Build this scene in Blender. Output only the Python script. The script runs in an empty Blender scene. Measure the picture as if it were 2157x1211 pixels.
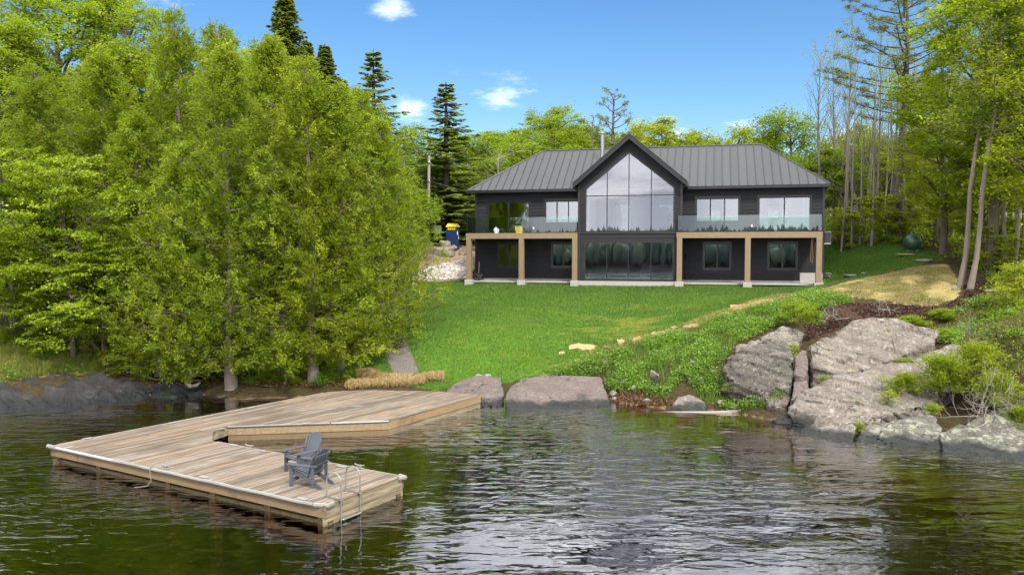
import bpy, bmesh, math, random
import numpy as np
from mathutils import Vector, Matrix, noise as mnoise

scene = bpy.context.scene
COL = scene.collection
R = math.radians
random.seed(7)
rng = np.random.default_rng(11)

# ------------------------------------------------------------------ camera
CAM_H = 6.4
FPX, CX, CY = 1678.0, 1078.5, 605.5          # 28 mm equivalent lens on a 2157 px wide frame
PITCH = math.atan(80.5 / FPX)
cam_data = bpy.data.cameras.new("camera")
cam_data.sensor_width = 36.0
cam_data.lens = 36.0 * FPX / 2157.0
cam_data.clip_end = 4000
cam_data.clip_start = 0.1
cam = bpy.data.objects.new("camera", cam_data)
COL.objects.link(cam)
cam.location = (0, 0, CAM_H)
cam.rotation_euler = (math.pi / 2 - PITCH, 0, 0)
scene.camera = cam

# ------------------------------------------------------------------ pixel helpers (photograph pixel + distance -> point in the place)
_c, _s = math.cos(PITCH), math.sin(PITCH)

def ray(u, v):
    a, b = (u - CX) / FPX, -(v - CY) / FPX
    return (a, _c + b * _s, -_s + b * _c)

def at_y(u, v, y):
    d = ray(u, v)
    return Vector((d[0] * y / d[1], y, CAM_H + d[2] * y / d[1]))

def at_z(u, v, z):
    d = ray(u, v)
    t = (z - CAM_H) / d[2]
    return Vector((d[0] * t, d[1] * t, z))

# ------------------------------------------------------------------ sky and sun
SUN_EL, SUN_AZ = R(50), R(160)               # azimuth clockwise from +Y: behind the camera, a little to the right
world = bpy.data.worlds.new("World")
scene.world = world
world.use_nodes = True
wn, wl = world.node_tree.nodes, world.node_tree.links
wn.clear()

def WN(t, **k):
    n = wn.new(t)
    for a, b in k.items():
        setattr(n, a, b)
    return n

def wmath(op, a, b=None, c=None):
    n = WN('ShaderNodeMath', operation=op)
    for i, v in enumerate((a, b, c)):
        if v is None:
            continue
        if isinstance(v, (int, float)):
            n.inputs[i].default_value = v
        else:
            wl.new(v, n.inputs[i])
    return n.outputs[0]

def wstep(v, lo, hi):
    n = WN('ShaderNodeMapRange', interpolation_type='SMOOTHSTEP')
    wl.new(v, n.inputs[0])
    n.inputs[1].default_value = lo
    n.inputs[2].default_value = hi
    return n.outputs[0]

sky = WN('ShaderNodeTexSky', sky_type='NISHITA')
sky.sun_disc = False
sky.sun_elevation = SUN_EL
sky.sun_rotation = SUN_AZ
sky.altitude = 200
sky.air_density = 1.0
sky.dust_density = 0.4
sky.ozone_density = 3.0
hsv = WN('ShaderNodeHueSaturation')
hsv.inputs['Saturation'].default_value = 1.24
hsv.inputs['Value'].default_value = 0.80
wl.new(sky.outputs[0], hsv.inputs['Color'])
tc = WN('ShaderNodeTexCoord')
sep = WN('ShaderNodeSeparateXYZ')
wl.new(tc.outputs['Generated'], sep.inputs[0])
sx, sy, sz = sep.outputs
# cloud texture projected on a flat layer overhead
zc = wmath('MAXIMUM', sz, 0.06)
comb = WN('ShaderNodeCombineXYZ')
wl.new(wmath('DIVIDE', sx, wmath('ADD', zc, 0.12)), comb.inputs[0])
wl.new(wmath('DIVIDE', sy, wmath('ADD', zc, 0.12)), comb.inputs[1])
nz = WN('ShaderNodeTexNoise')
nz.inputs['Scale'].default_value = 1.6
nz.inputs['Detail'].default_value = 8
nz.inputs['Roughness'].default_value = 0.68
wl.new(comb.outputs[0], nz.inputs['Vector'])
# the cloud bank lies overhead and over the lake behind the camera; to the north it thins to wisps
over = wstep(sz, 0.30, 0.35)
behind = wstep(sy, 0.50, 0.10)
cover = wmath('MAXIMUM', over, behind)
# a few small clouds drifting low in the north
def puff(u, v, w, h):
    d = ray(u, v)
    k = math.sqrt(sum(q * q for q in d))
    ax = wmath('DIVIDE', wmath('SUBTRACT', sx, d[0] / k), w / FPX)
    az = wmath('DIVIDE', wmath('SUBTRACT', sz, d[2] / k), h / FPX)
    r2 = wmath('ADD', wmath('MULTIPLY', ax, ax), wmath('MULTIPLY', az, az))
    return wmath('MULTIPLY', wmath('POWER', 2.718, wmath('MULTIPLY', r2, -1.0)), wstep(sy, 0.2, 0.5))
puffs = None
for q in ((1050, 210, 85, 44), (820, 8, 50, 30), (1560, 275, 60, 26), (1440, 290, 50, 22), (868, 235, 45, 30), (1800, 290, 60, 30)):
    e = puff(*q)
    puffs = e if puffs is None else wmath('ADD', puffs, e)
lo = wmath('SUBTRACT', wmath('MULTIPLY_ADD', cover, -0.72, 0.61), wmath('MULTIPLY', puffs, 0.24))
cl = WN('ShaderNodeMapRange', interpolation_type='SMOOTHSTEP')
wl.new(nz.outputs['Fac'], cl.inputs[0])
wl.new(lo, cl.inputs[1])
wl.new(wmath('ADD', lo, 0.34), cl.inputs[2])
nz2 = WN('ShaderNodeTexNoise')
nz2.inputs['Scale'].default_value = 1.5
nz2.inputs['Detail'].default_value = 5
wl.new(comb.outputs[0], nz2.inputs['Vector'])
ccol = WN('ShaderNodeMix', data_type='RGBA')
wl.new(wstep(nz2.outputs['Fac'], 0.36, 0.64), ccol.inputs['Factor'])
ccol.inputs['A'].default_value = (7.2, 7.4, 8.2, 1)
ccol.inputs['B'].default_value = (14.0, 14.0, 14.2, 1)
mixs = WN('ShaderNodeMix', data_type='RGBA')
wl.new(cl.outputs[0], mixs.inputs['Factor'])
wl.new(hsv.outputs[0], mixs.inputs['A'])
wl.new(ccol.outputs['Result'], mixs.inputs['B'])
bg = WN('ShaderNodeBackground')
bg.inputs['Strength'].default_value = 0.10
wl.new(mixs.outputs['Result'], bg.inputs['Color'])
wo = WN('ShaderNodeOutputWorld')
wl.new(bg.outputs[0], wo.inputs['Surface'])

sun_d = bpy.data.lights.new("sun", 'SUN')
sun_d.energy = 2.4
sun_d.angle = R(10)
sun_d.color = (1.0, 0.95, 0.86)
sun = bpy.data.objects.new("sun", sun_d)
COL.objects.link(sun)
sdir = Vector((math.sin(SUN_AZ) * math.cos(SUN_EL), math.cos(SUN_AZ) * math.cos(SUN_EL), math.sin(SUN_EL)))
sun.rotation_euler = sdir.to_track_quat('Z', 'Y').to_euler()
sun.location = (30, -30, 60)

vs = scene.view_settings
vs.view_transform = 'Standard'
vs.look = 'None'
vs.exposure = 1.15
vs.gamma = 1.0
vs.use_curve_mapping = False
cyc = scene.cycles
cyc.max_bounces = 8
cyc.diffuse_bounces = 3
cyc.glossy_bounces = 3
cyc.transmission_bounces = 4
cyc.transparent_max_bounces = 14
cyc.volume_bounces = 0
cyc.caustics_reflective = False
cyc.caustics_refractive = False
cyc.sample_clamp_indirect = 6
cyc.use_denoising = True
cyc.use_adaptive_sampling = True
cyc.adaptive_threshold = 0.02

# ------------------------------------------------------------------ object helpers
def setp(o, label=None, cat=None, group=None, kind=None):
    if label: o["label"] = label
    if cat: o["category"] = cat
    if group: o["group"] = group
    if kind: o["kind"] = kind
    return o

def link(name, me, parent=None):
    o = bpy.data.objects.new(name, me)
    COL.objects.link(o)
    if parent is not None:
        o.parent = parent
    return o

def thing(name, label, cat, loc=(0, 0, 0), rotz=0.0, group=None, kind=None):
    o = link(name, None)
    o.location = loc
    o.rotation_euler = (0, 0, rotz)
    o.empty_display_size = 0.2
    return setp(o, label, cat, group, kind)

def np_mesh(name, V, F, mat=None, tint=None, smooth=False):
    V = np.asarray(V, dtype=np.float32).reshape(-1, 3)
    F = np.asarray(F, dtype=np.int32)
    me = bpy.data.meshes.new(name)
    me.vertices.add(len(V))
    me.vertices.foreach_set('co', V.ravel())
    me.loops.add(F.size)
    me.loops.foreach_set('vertex_index', F.ravel())
    me.polygons.add(len(F))
    me.polygons.foreach_set('loop_start', np.arange(0, F.size, F.shape[1], dtype=np.int32))
    me.update(calc_edges=True)
    if smooth:
        me.polygons.foreach_set('use_smooth', np.ones(len(F), dtype=bool))
    if tint is not None:
        a = me.attributes.new('tint', 'FLOAT', 'FACE')
        a.data.foreach_set('value', np.asarray(tint, dtype=np.float32))
    if mat:
        me.materials.append(mat)
    return me

class MB:
    """collects simple solids and links them as one mesh"""
    def __init__(self):
        self.v, self.f = [], []

    def add(self, vs, fs):
        n = len(self.v)
        self.v += [tuple(p) for p in vs]
        self.f += [tuple(i + n for i in q) for q in fs]
        return self

    def box(self, x0, x1, y0, y1, z0, z1, M=None):
        vs = [Vector((x, y, z)) for z in (z0, z1) for y in (y0, y1) for x in (x0, x1)]
        if M is not None:
            vs = [M @ p for p in vs]
        return self.add(vs, [(0, 2, 3, 1), (4, 5, 7, 6), (0, 1, 5, 4), (2, 6, 7, 3), (0, 4, 6, 2), (1, 3, 7, 5)])

    def prism(self, poly, z0, z1, M=None):
        """poly: list of (x, y), extruded in z"""
        n = len(poly)
        vs = [Vector((x, y, z0)) for x, y in poly] + [Vector((x, y, z1)) for x, y in poly]
        if M is not None:
            vs = [M @ p for p in vs]
        a = sum(poly[i][0] * poly[(i + 1) % n][1] - poly[(i + 1) % n][0] * poly[i][1] for i in range(n))
        lowf, upf = tuple(range(n - 1, -1, -1)), tuple(range(n, 2 * n))
        side = [(i, (i + 1) % n, n + (i + 1) % n, n + i) for i in range(n)]
        fs = [lowf, upf] + side
        if a < 0:
            fs = [tuple(reversed(q)) for q in fs]
        return self.add(vs, fs)

    def tube(self, pts, rad, n=8, cap=True):
        pts = [Vector(p) for p in pts]
        rad = rad if isinstance(rad, (list, tuple)) else [rad] * len(pts)
        vs = []
        up = Vector((0, 0, 1))
        for i, p in enumerate(pts):
            d = (pts[min(i + 1, len(pts) - 1)] - pts[max(i - 1, 0)]).normalized()
            ref = up if abs(d.z) < 0.9 else Vector((1, 0, 0))
            if i == 0:
                a = d.cross(ref).normalized()
            else:
                a = (a - d * a.dot(d)).normalized()
            b = d.cross(a)
            for k in range(n):
                t = 2 * math.pi * k / n
                vs.append(p + (a * math.cos(t) + b * math.sin(t)) * rad[i])
        fs = []
        for i in range(len(pts) - 1):
            for k in range(n):
                fs.append((i * n + k, i * n + (k + 1) % n, (i + 1) * n + (k + 1) % n, (i + 1) * n + k))
        if cap:
            fs.append(tuple(range(n - 1, -1, -1)))
            fs.append(tuple((len(pts) - 1) * n + k for k in range(n)))
        return self.add(vs, fs)

    def lathe(self, prof, n=16, c=(0, 0), M=None):
        """prof: (r, z) from bottom to top"""
        vs, fs = [], []
        for r, z in prof:
            for k in range(n):
                t = 2 * math.pi * k / n
                p = Vector((c[0] + r * math.cos(t), c[1] + r * math.sin(t), z))
                vs.append(M @ p if M is not None else p)
        for i in range(len(prof) - 1):
            for k in range(n):
                fs.append((i * n + k, i * n + (k + 1) % n, (i + 1) * n + (k + 1) % n, (i + 1) * n + k))
        fs.append(tuple(range(n - 1, -1, -1)))
        fs.append(tuple((len(prof) - 1) * n + k for k in range(n)))
        return self.add(vs, fs)

    def mesh(self, name, mat, smooth=False, bevel=0.0):
        me = bpy.data.meshes.new(name)
        me.from_pydata(self.v, [], self.f)
        if bevel > 0:
            bm = bmesh.new()
            bm.from_mesh(me)
            bmesh.ops.bevel(bm, geom=bm.edges[:], offset=bevel, segments=1, affect='EDGES', clamp_overlap=True)
            bm.to_mesh(me)
            bm.free()
        if smooth:
            me.polygons.foreach_set('use_smooth', [True] * len(me.polygons))
            try:
                me.set_sharp_from_angle(angle=R(40))
            except Exception:
                pass
        if mat:
            me.materials.append(mat)
        return me

    def build(self, name, mat, parent=None, smooth=False, bevel=0.0):
        return link(name, self.mesh(name, mat, smooth, bevel), parent)

# ------------------------------------------------------------------ materials
class NT:
    def __init__(self, name):
        self.m = bpy.data.materials.new(name)
        self.m.use_nodes = True
        self.t = self.m.node_tree
        self.t.nodes.clear()
        self.out = self.t.nodes.new('ShaderNodeOutputMaterial')

    def n(self, typ, ins=None, **k):
        nd = self.t.nodes.new(typ)
        for a, b in k.items():
            setattr(nd, a, b)
        for a, b in (ins or {}).items():
            if hasattr(b, 'is_linked') or hasattr(b, 'links'):
                self.t.links.new(b, nd.inputs[a])
            else:
                nd.inputs[a].default_value = b
        return nd

    def link(self, a, b):
        self.t.links.new(a, b)

    def coords(self, kind='Object', scale=(1, 1, 1), rot=(0, 0, 0)):
        c = self.n('ShaderNodeTexCoord').outputs[kind]
        return self.n('ShaderNodeMapping', {'Vector': c, 'Scale': scale, 'Rotation': rot}).outputs[0]

    def pos(self, scale=(1, 1, 1), rot=(0, 0, 0)):
        c = self.n('ShaderNodeNewGeometry').outputs['Position']
        return self.n('ShaderNodeMapping', {'Vector': c, 'Scale': scale, 'Rotation': rot}).outputs[0]

    def noise(self, vec, scale, detail=4, rough=0.55, dist=0.0):
        return self.n('ShaderNodeTexNoise', {'Vector': vec, 'Scale': scale, 'Detail': detail, 'Roughness': rough, 'Distortion': dist}).outputs['Fac']

    def step(self, v, lo, hi, smooth=True):
        return self.n('ShaderNodeMapRange', {0: v, 1: lo, 2: hi}, interpolation_type='SMOOTHSTEP' if smooth else 'LINEAR').outputs[0]

    def ramp(self, v, stops):
        r = self.n('ShaderNodeValToRGB', {'Fac': v})
        e = r.color_ramp.elements
        while len(e) < len(stops):
            e.new(0.5)
        for i, (p, c) in enumerate(stops):
            e[i].position = p
            e[i].color = (*c, 1)
        return r.outputs['Color']

    def mix(self, f, a, b, blend='MIX'):
        nd = self.n('ShaderNodeMix', data_type='RGBA', blend_type=blend)
        for k, v in (('Factor', f), ('A', a), ('B', b)):
            if hasattr(v, 'links'):
                self.link(v, nd.inputs[k])
            elif isinstance(v, (tuple, list)):
                nd.inputs[k].default_value = (*v, 1)
            else:
                nd.inputs[k].default_value = v
        return nd.outputs['Result']

    def math(self, op, a, b=0.0, c=0.0):
        nd = self.n('ShaderNodeMath', operation=op)
        for i, v in enumerate((a, b, c)):
            if hasattr(v, 'links'):
                self.link(v, nd.inputs[i])
            else:
                nd.inputs[i].default_value = v
        return nd.outputs[0]

    def bump(self, h, strength=0.5, dist=0.02):
        return self.n('ShaderNodeBump', {'Height': h, 'Strength': strength, 'Distance': dist}).outputs[0]

    def pbr(self, color, rough=0.6, normal=None, metallic=0.0, spec=0.5):
        p = self.n('ShaderNodeBsdfPrincipled')
        for k, v in (('Base Color', color), ('Roughness', rough), ('Metallic', metallic), ('Specular IOR Level', spec)):
            if hasattr(v, 'links'):
                self.link(v, p.inputs[k])
            elif isinstance(v, (tuple, list)):
                p.inputs[k].default_value = (*v, 1)
            else:
                p.inputs[k].default_value = v
        if normal is not None:
            self.link(normal, p.inputs['Normal'])
        self.link(p.outputs[0], self.out.inputs['Surface'])
        return self.m

def simple(name, col, rough=0.6, var=0.12, scale=3.0, metallic=0.0, bump=0.0, spec=0.5):
    """a plain finish with some wear in it"""
    t = NT(name)
    v = t.coords('Object')
    f = t.noise(v, scale, 5)
    c = t.mix(f, tuple(max(0, x * (1 - var)) for x in col), tuple(x * (1 + var) for x in col))
    oi = t.n('ShaderNodeObjectInfo').outputs['Random']
    c = t.mix(t.math('MULTIPLY', oi, 0.25 * min(1, var * 6)), c, tuple(x * 0.7 for x in col))
    nrm = t.bump(t.noise(v, scale * 12, 3), 0.4, bump) if bump else None
    return t.pbr(c, rough, nrm, metallic, spec)

def leaf_mat(name, stops, trans=0.4, gloss=0.04, objvar=0.25, dark=(0.03, 0.07, 0.015)):
    t = NT(name)
    a = t.n('ShaderNodeAttribute', attribute_name='tint').outputs['Fac']
    oi = t.n('ShaderNodeObjectInfo').outputs['Random']
    c = t.ramp(a, stops)
    c = t.mix(t.math('MULTIPLY', oi, objvar), c, dark)
    d = t.n('ShaderNodeBsdfDiffuse', {'Color': c}).outputs[0]
    tr = t.n('ShaderNodeBsdfTranslucent', {'Color': t.mix(0.35, c, (0.30, 0.36, 0.03))}).outputs[0]
    m = t.n('ShaderNodeMixShader', {0: trans, 1: d, 2: tr}).outputs[0]
    g = t.n('ShaderNodeBsdfGlossy', {'Roughness': 0.45, 'Color': (1, 1, 1, 1)}).outputs[0]
    m = t.n('ShaderNodeMixShader', {0: gloss, 1: m, 2: g}).outputs[0]
    t.link(m, t.out.inputs['Surface'])
    return t.m
# ------------------------------------------------------------------ terrain heights
def T(u, v, y):
    p = at_y(u, v, y)
    return (p.x, p.y, p.z)

CP = []
# water edge (z = 0) and the lake bed in front of it
SHORE = [(-60, 27), (-40, 29.5), (-28, 31), (-20.5, 32.6), (-17.3, 33.6), (-15.6, 34.9), (-13.4, 34.6), (-11.4, 33.8), (-8.9, 34.4),
         (-6.5, 34.2), (-4, 34.2), (-1.5, 34.0), (1.5, 34.0), (3.9, 33.8), (6.1, 31.9), (8.9, 30.6), (9.8, 29.6), (10.8, 29.5), (11.8, 29.0), (12.6, 27.2),
         (13.8, 26.6), (15.6, 25.8), (19, 24.5), (26, 19), (40, 12)]
for x, y in SHORE:
    CP.append((x, y, 0.0))
    CP.append((x * 0.98, y - 2.2, -0.75))
    CP.append((x * 0.96, y - 6.0, -1.9))
CP += [T(*q) for q in [
    # left bank
    (100, 780, 34.6), (35, 707, 37.2), (200, 770, 35.6), (482, 803, 35.6), (655, 790, 36.0), (708, 785, 36.6), (400, 800, 36.0),
    (760, 790, 36.0), (840, 795, 35.6), (800, 720, 39.5),
    # lawn
    (930, 806, 36.0), (1040, 792, 36.6), (1130, 793, 36.4), (1220, 795, 36.0), (1000, 690, 39.5), (1000, 640, 43.5), (1000, 603, 47.5),
    (1300, 715, 37.8), (1300, 655, 41.5), (1300, 612, 45.0), (1500, 650, 40.0), (1500, 612, 43.5), (1650, 615, 42.0),
    # house pad
    (1002, 589, 50.3), (1325, 592.5, 48.0), (1733, 596, 45.3), (900, 589, 50.0),
    # weed slope and shore strip under it
    (1200, 780, 36.4), (1250, 760, 36.2), (1340, 800, 33.8), (1440, 720, 36.0), (1440, 790, 33.4), (1400, 840, 32.4), (1600, 655, 37.6),
    (1560, 720, 34.6), (1500, 820, 32.4),
    # right hand rise
    (1735, 523, 51.0), (1900, 532, 47.5), (1985, 548, 45.5), (1800, 590, 42.5), (1990, 562, 43.0), (2020, 625, 37.5), (1810, 640, 37.2),
    (2045, 606, 38.5), (2120, 572, 42.0), (1900, 660, 36.2), (1700, 675, 36.4), (2157, 640, 33.5), (2100, 720, 30.0), (2000, 700, 34.2),
    (2157, 780, 28.0), (1850, 720, 34.2), (1720, 800, 32.0), (2020, 830, 29.8), (1900, 800, 31.2), (1850, 860, 29.4), (1600, 834, 31.4), (1555, 832, 31.8), (1650, 850, 30.6), (1525, 800, 32.4),
    # left of the house: cobble slope and track
    (925, 556, 53.0), (880, 574, 50.5), (960, 530, 58.0), (901, 518, 60.0), (985, 560, 54.0),
]]
CP += [(-9, 60, 6.6), (-20, 45, 4.6), (-20, 60, 7.0), (-35, 38, 3.0), (-35, 55, 6.5), (-55, 40, 4.0), (-55, 60, 8.0), (-45, 34, 1.5),
       (8, 58, 6.4), (20, 58, 6.9), (30, 50, 6.8), (35, 36, 6.2), (40, 26, 4.5), (55, 40, 7.0), (55, 60, 8.5), (28, 28, 4.2), (48, 18, 3),
       (0, 72, 8.0), (25, 75, 8.6), (-30, 75, 9.0), (55, 80, 10), (-55, 80, 11), (0, 95, 11.5), (45, 98, 12), (-45, 98, 13)]
CP += [(x, 10, -2.6) for x in (-50, -25, 0, 25)] + [(x, 0, -3) for x in (-50, -25, 0, 25, 50)] + [(x, 20, -2.2) for x in (-30, -15, 0)]
CP = np.array(CP)

def _tps_u(r2):
    return np.where(r2 > 1e-9, r2 * np.log(np.maximum(r2, 1e-9)), 0.0)

_n = len(CP)
_K = _tps_u(((CP[:, None, :2] - CP[None, :, :2]) ** 2).sum(-1)) + np.eye(_n) * 0.3
_Pm = np.c_[np.ones(_n), CP[:, :2]]
_A = np.zeros((_n + 3, _n + 3))
_A[:_n, :_n] = _K
_A[:_n, _n:] = _Pm
_A[_n:, :_n] = _Pm.T
_W = np.linalg.solve(_A, np.r_[CP[:, 2], np.zeros(3)])

def far_z(x, y):
    hill = 7.0 + np.clip(y - 60, 0, 400) * 0.11 + 1.5 * np.sin(x * 0.03 + 1) * np.clip((y - 70) / 60, 0, 1)
    lake = -3.0 + np.clip((-160 - y) / 14, 0, 1) * 4.0 + np.clip((-175 - y), 0, 400) * 0.045
    side = np.clip((np.abs(x) - 120) / 200, 0, 1) * 6
    t = np.clip((y - 15) / 35, 0, 1)
    t = t * t * (3 - 2 * t)
    return lake * (1 - t) + (hill + side) * t

def height(x, y):
    x = np.atleast_1d(np.asarray(x, float))
    y = np.atleast_1d(np.asarray(y, float))
    out = np.empty(x.shape)
    B = 20000
    for i in range(0, len(x), B):
        xx, yy = x[i:i + B], y[i:i + B]
        bx, by = np.clip(xx, -58, 58), np.clip(yy, 0, 98)
        r2 = (bx[:, None] - CP[None, :, 0]) ** 2 + (by[:, None] - CP[None, :, 1]) ** 2
        z = _tps_u(r2) @ _W[:_n] + _W[_n] + _W[_n + 1] * bx + _W[_n + 2] * by
        d = np.maximum(np.maximum(np.abs(xx) - 46, 0) / 30, np.maximum(np.maximum(6 - yy, yy - 84), 0) / 25)
        t = np.clip(d, 0, 1)
        t = t * t * (3 - 2 * t)
        out[i:i + B] = z * (1 - t) + far_z(xx, yy) * t
    return out

def gz(x, y):
    return float(height(x, y)[0])

def ground(u, v, y0=22.0, y1=95.0):
    """where the sight line through a photograph pixel meets the terrain"""
    ys = np.linspace(y0, y1, 400)
    d = ray(u, v)
    xs = d[0] / d[1] * ys
    zs = CAM_H + d[2] / d[1] * ys
    h = height(xs, ys)
    k = np.argmax(zs < h)
    if k == 0:
        k = 399 if zs[0] > h[0] else 0
    return Vector((xs[k], ys[k], h[k]))

def poly_px(pts):
    return np.array([ground(u, v)[:2] for u, v in pts])

def inside(poly, x, y):
    c = np.zeros(x.shape, bool)
    n = len(poly)
    j = n - 1
    for i in range(n):
        xi, yi = poly[i]
        xj, yj = poly[j]
        if yi != yj:
            c ^= ((yi > y) != (yj > y)) & (x < (xj - xi) * (y - yi) / (yj - yi) + xi)
        j = i
    return c

LAWN = [tuple(ground(u, v)[:2]) for u, v in [(744, 786), (752, 752), (785, 724), (830, 712)]] + [(-7.2, 41), (-7.0, 46), (-5.3, 49.6), (-3.0, 50.0), (0, 49.2),
        (7, 47.6), (17.0, 45.2), (18.3, 47.5), (19, 54), (24, 53), (25.2, 47.5)] + \
       [tuple(ground(u, v)[:2]) for u, v in [(1988, 549), (1930, 561), (1800, 588), (1700, 612), (1625, 640), (1520, 672), (1380, 713), (1260, 754), (1140, 793),
        (1060, 808), (1010, 810), (955, 820), (900, 822), (800, 812)]]
LAWN = np.array(LAWN)
PATH = poly_px([(800, 724), (852, 716), (868, 750), (883, 788), (848, 797), (828, 790), (815, 755)])
STRAW = poly_px([(1690, 622), (1760, 602), (1830, 585), (1930, 563), (1992, 558), (2010, 580), (2024, 600), (2016, 632), (1960, 645), (1900, 641), (1830, 632), (1815, 628), (1750, 620)])
MULCH = poly_px([(1690, 672), (1730, 655), (1810, 641), (1900, 646), (1990, 646), (2030, 625), (2030, 600), (2157, 585), (2157, 640), (2040, 660), (1960, 690), (1880, 672), (1830, 668), (1760, 700), (1700, 720)])
TRACK = np.array([(-9, 49.5), (-5.6, 49.4), (-3, 50.5), (-2.2, 57), (1, 60), (-6, 62), (-12, 60), (-11, 53)])
BANKG = poly_px([(0, 705), (150, 712), (250, 740), (290, 775), (180, 792), (60, 800), (0, 806)])
WEEDS = poly_px([(1150, 786), (1270, 755), (1390, 716), (1520, 677), (1625, 645), (1720, 620), (1800, 640), (1690, 662), (1640, 690), (1560, 722), (1525, 760), (1522, 800),
                 (1600, 815), (1660, 820), (1640, 860), (1560, 868), (1480, 850), (1440, 800), (1400, 850), (1290, 830), (1275, 795)])

# nonuniform grid: fine where the camera looks, coarse to the horizon
def _lines(segs):
    out = []
    for a, b, s in segs:
        out.append(np.arange(a, b, s))
    out.append(np.array([segs[-1][1]]))
    return np.concatenate(out)
gx = _lines([(-900, -300, 60), (-300, -80, 20), (-80, -28, 2.0), (-28, 30, 0.22), (30, 80, 2.0), (80, 300, 20), (300, 900, 60)])
gy = _lines([(-900, -300, 60), (-300, -200, 20), (-200, -150, 4), (-150, 0, 15), (0, 20, 2.0), (20, 62, 0.22), (62, 100, 1.5), (100, 220, 10), (220, 900, 60)])
GX, GY = np.meshgrid(gx, gy)
fx, fy = GX.ravel(), GY.ravel()
fz = height(fx, fy)
near = (np.abs(fx) < 32) & (fy > 20) & (fy < 64)
lawn_m = inside(LAWN, fx, fy) & near
bumpy = np.array([mnoise.noise(Vector((a * 0.7, b * 0.7, 3.1))) * 0.10 + mnoise.noise(Vector((a * 2.3, b * 2.3, 7.7))) * 0.05 if n_ else 0.0
                  for a, b, n_ in zip(fx, fy, near)])
in_house = (np.abs(fx - 7.5) < 14) & (fy > 44) & (fy < 58)
fz = fz + bumpy * np.where(lawn_m, 0.12, np.where(in_house, 0.2, 1.0))
# keep the ground below the floor inside the house
hx = (fx - 7.06) * math.cos(R(14)) - (fy - 48) * math.sin(R(14))
hy = (fx - 7.06) * math.sin(R(14)) + (fy - 48) * math.cos(R(14))
foot = (hx > -9.5) & (hx < 10.8) & (hy > 0.15) & (hy < 7.1) | (hx > -2.7) & (hx < 3.05) & (hy > -1.6) & (hy < 1)
fz = np.where(foot, np.minimum(fz, 4.30), fz)
decks = (hx > -9.9) & (hx < 11.0) & (hy > -2.6) & (hy < 0.3)
fz = np.where(decks & ~foot, np.minimum(fz, 4.50), fz)
nx_, ny_ = len(gx), len(gy)
ii = np.arange(nx_ * ny_).reshape(ny_, nx_)
Fq = np.stack([ii[:-1, :-1], ii[:-1, 1:], ii[1:, 1:], ii[1:, :-1]], -1).reshape(-1, 4)

def ground_material():
    t = NT("ground")
    p = t.pos()
    n1 = t.noise(p, 0.9, 6, 0.6)
    n2 = t.noise(p, 5.0, 6, 0.65)
    n3 = t.noise(p, 22.0, 4, 0.7)
    def at(nm):
        return t.n('ShaderNodeAttribute', attribute_name=nm).outputs['Fac']
    floor = t.ramp(n2, [(0.3, (0.022, 0.014, 0.008)), (0.5, (0.05, 0.033, 0.018)), (0.62, (0.045, 0.05, 0.014)), (0.75, (0.045, 0.08, 0.016))])
    floor = t.mix(t.step(n3, 0.55, 0.75), floor, (0.11, 0.072, 0.04))
    lawn = t.ramp(n2, [(0.25, (0.05, 0.115, 0.012)), (0.55, (0.08, 0.165, 0.016)), (0.8, (0.125, 0.195, 0.02))])
    streak = t.noise(t.pos((0.9, 3.2, 1), (0, 0, R(-10))), 1.3, 5, 0.6)
    lawn = t.mix(t.math('MULTIPLY', t.step(streak, 0.52, 0.66), t.step(n1, 0.45, 0.62)), lawn, (0.17, 0.19, 0.03))
    straw = t.ramp(t.noise(t.pos((1.2, 4, 1)), 4.0, 6, 0.7), [(0.3, (0.17, 0.17, 0.035)), (0.45, (0.28, 0.225, 0.085)), (0.7, (0.38, 0.305, 0.15))])
    mulch = t.ramp(n3, [(0.3, (0.025, 0.014, 0.010)), (0.6, (0.07, 0.038, 0.025)), (0.8, (0.15, 0.09, 0.06))])
    gravel = t.ramp(t.n('ShaderNodeTexVoronoi', {'Vector': p, 'Scale': 26.0}).outputs['Distance'], [(0.0, (0.22, 0.19, 0.17)), (0.5, (0.15, 0.13, 0.115)), (0.8, (0.07, 0.06, 0.05))])
    track = t.ramp(n2, [(0.3, (0.17, 0.115, 0.075)), (0.6, (0.28, 0.2, 0.14)), (0.8, (0.36, 0.28, 0.21))])
    bank = t.ramp(n2, [(0.3, (0.05, 0.08, 0.018)), (0.5, (0.12, 0.14, 0.03)), (0.7, (0.22, 0.19, 0.06))])
    bed = t.ramp(n2, [(0.3, (0.06, 0.04, 0.02)), (0.6, (0.16, 0.11, 0.06)), (0.8, (0.25, 0.19, 0.12))])
    c = floor
    for nm, cc in (('m_bank', bank), ('m_mulch', mulch), ('m_track', track), ('m_straw', straw), ('m_lawn', lawn), ('m_path', gravel), ('m_bed', bed)):
        c = t.mix(t.step(at(nm), 0.25, 0.75), c, cc)
    h = t.math('ADD', n3, t.math('MULTIPLY', n2, 2.0))
    return t.pbr(c, 0.95, t.bump(h, 0.5, 0.05), spec=0.15)

gm = np_mesh("ground", np.c_[fx, fy, fz], Fq, ground_material(), smooth=True)
for nm, arr in (('m_lawn', lawn_m & ~(inside(PATH, fx, fy))), ('m_path', inside(PATH, fx, fy)), ('m_straw', inside(STRAW, fx, fy)),
                ('m_mulch', inside(MULCH, fx, fy)), ('m_track', inside(TRACK, fx, fy)), ('m_bank', inside(BANKG, fx, fy)), ('m_bed', fz < 0.02)):
    a = gm.attributes.new(nm, 'FLOAT', 'POINT')
    a.data.foreach_set('value', (arr & (near | (fz < 0.02))).astype(np.float32))
ground_o = link("ground", gm)
setp(ground_o, "sloping ground of lawn, bank, track and lake bed", kind="structure")
ground_o.pop("label", None)

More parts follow.
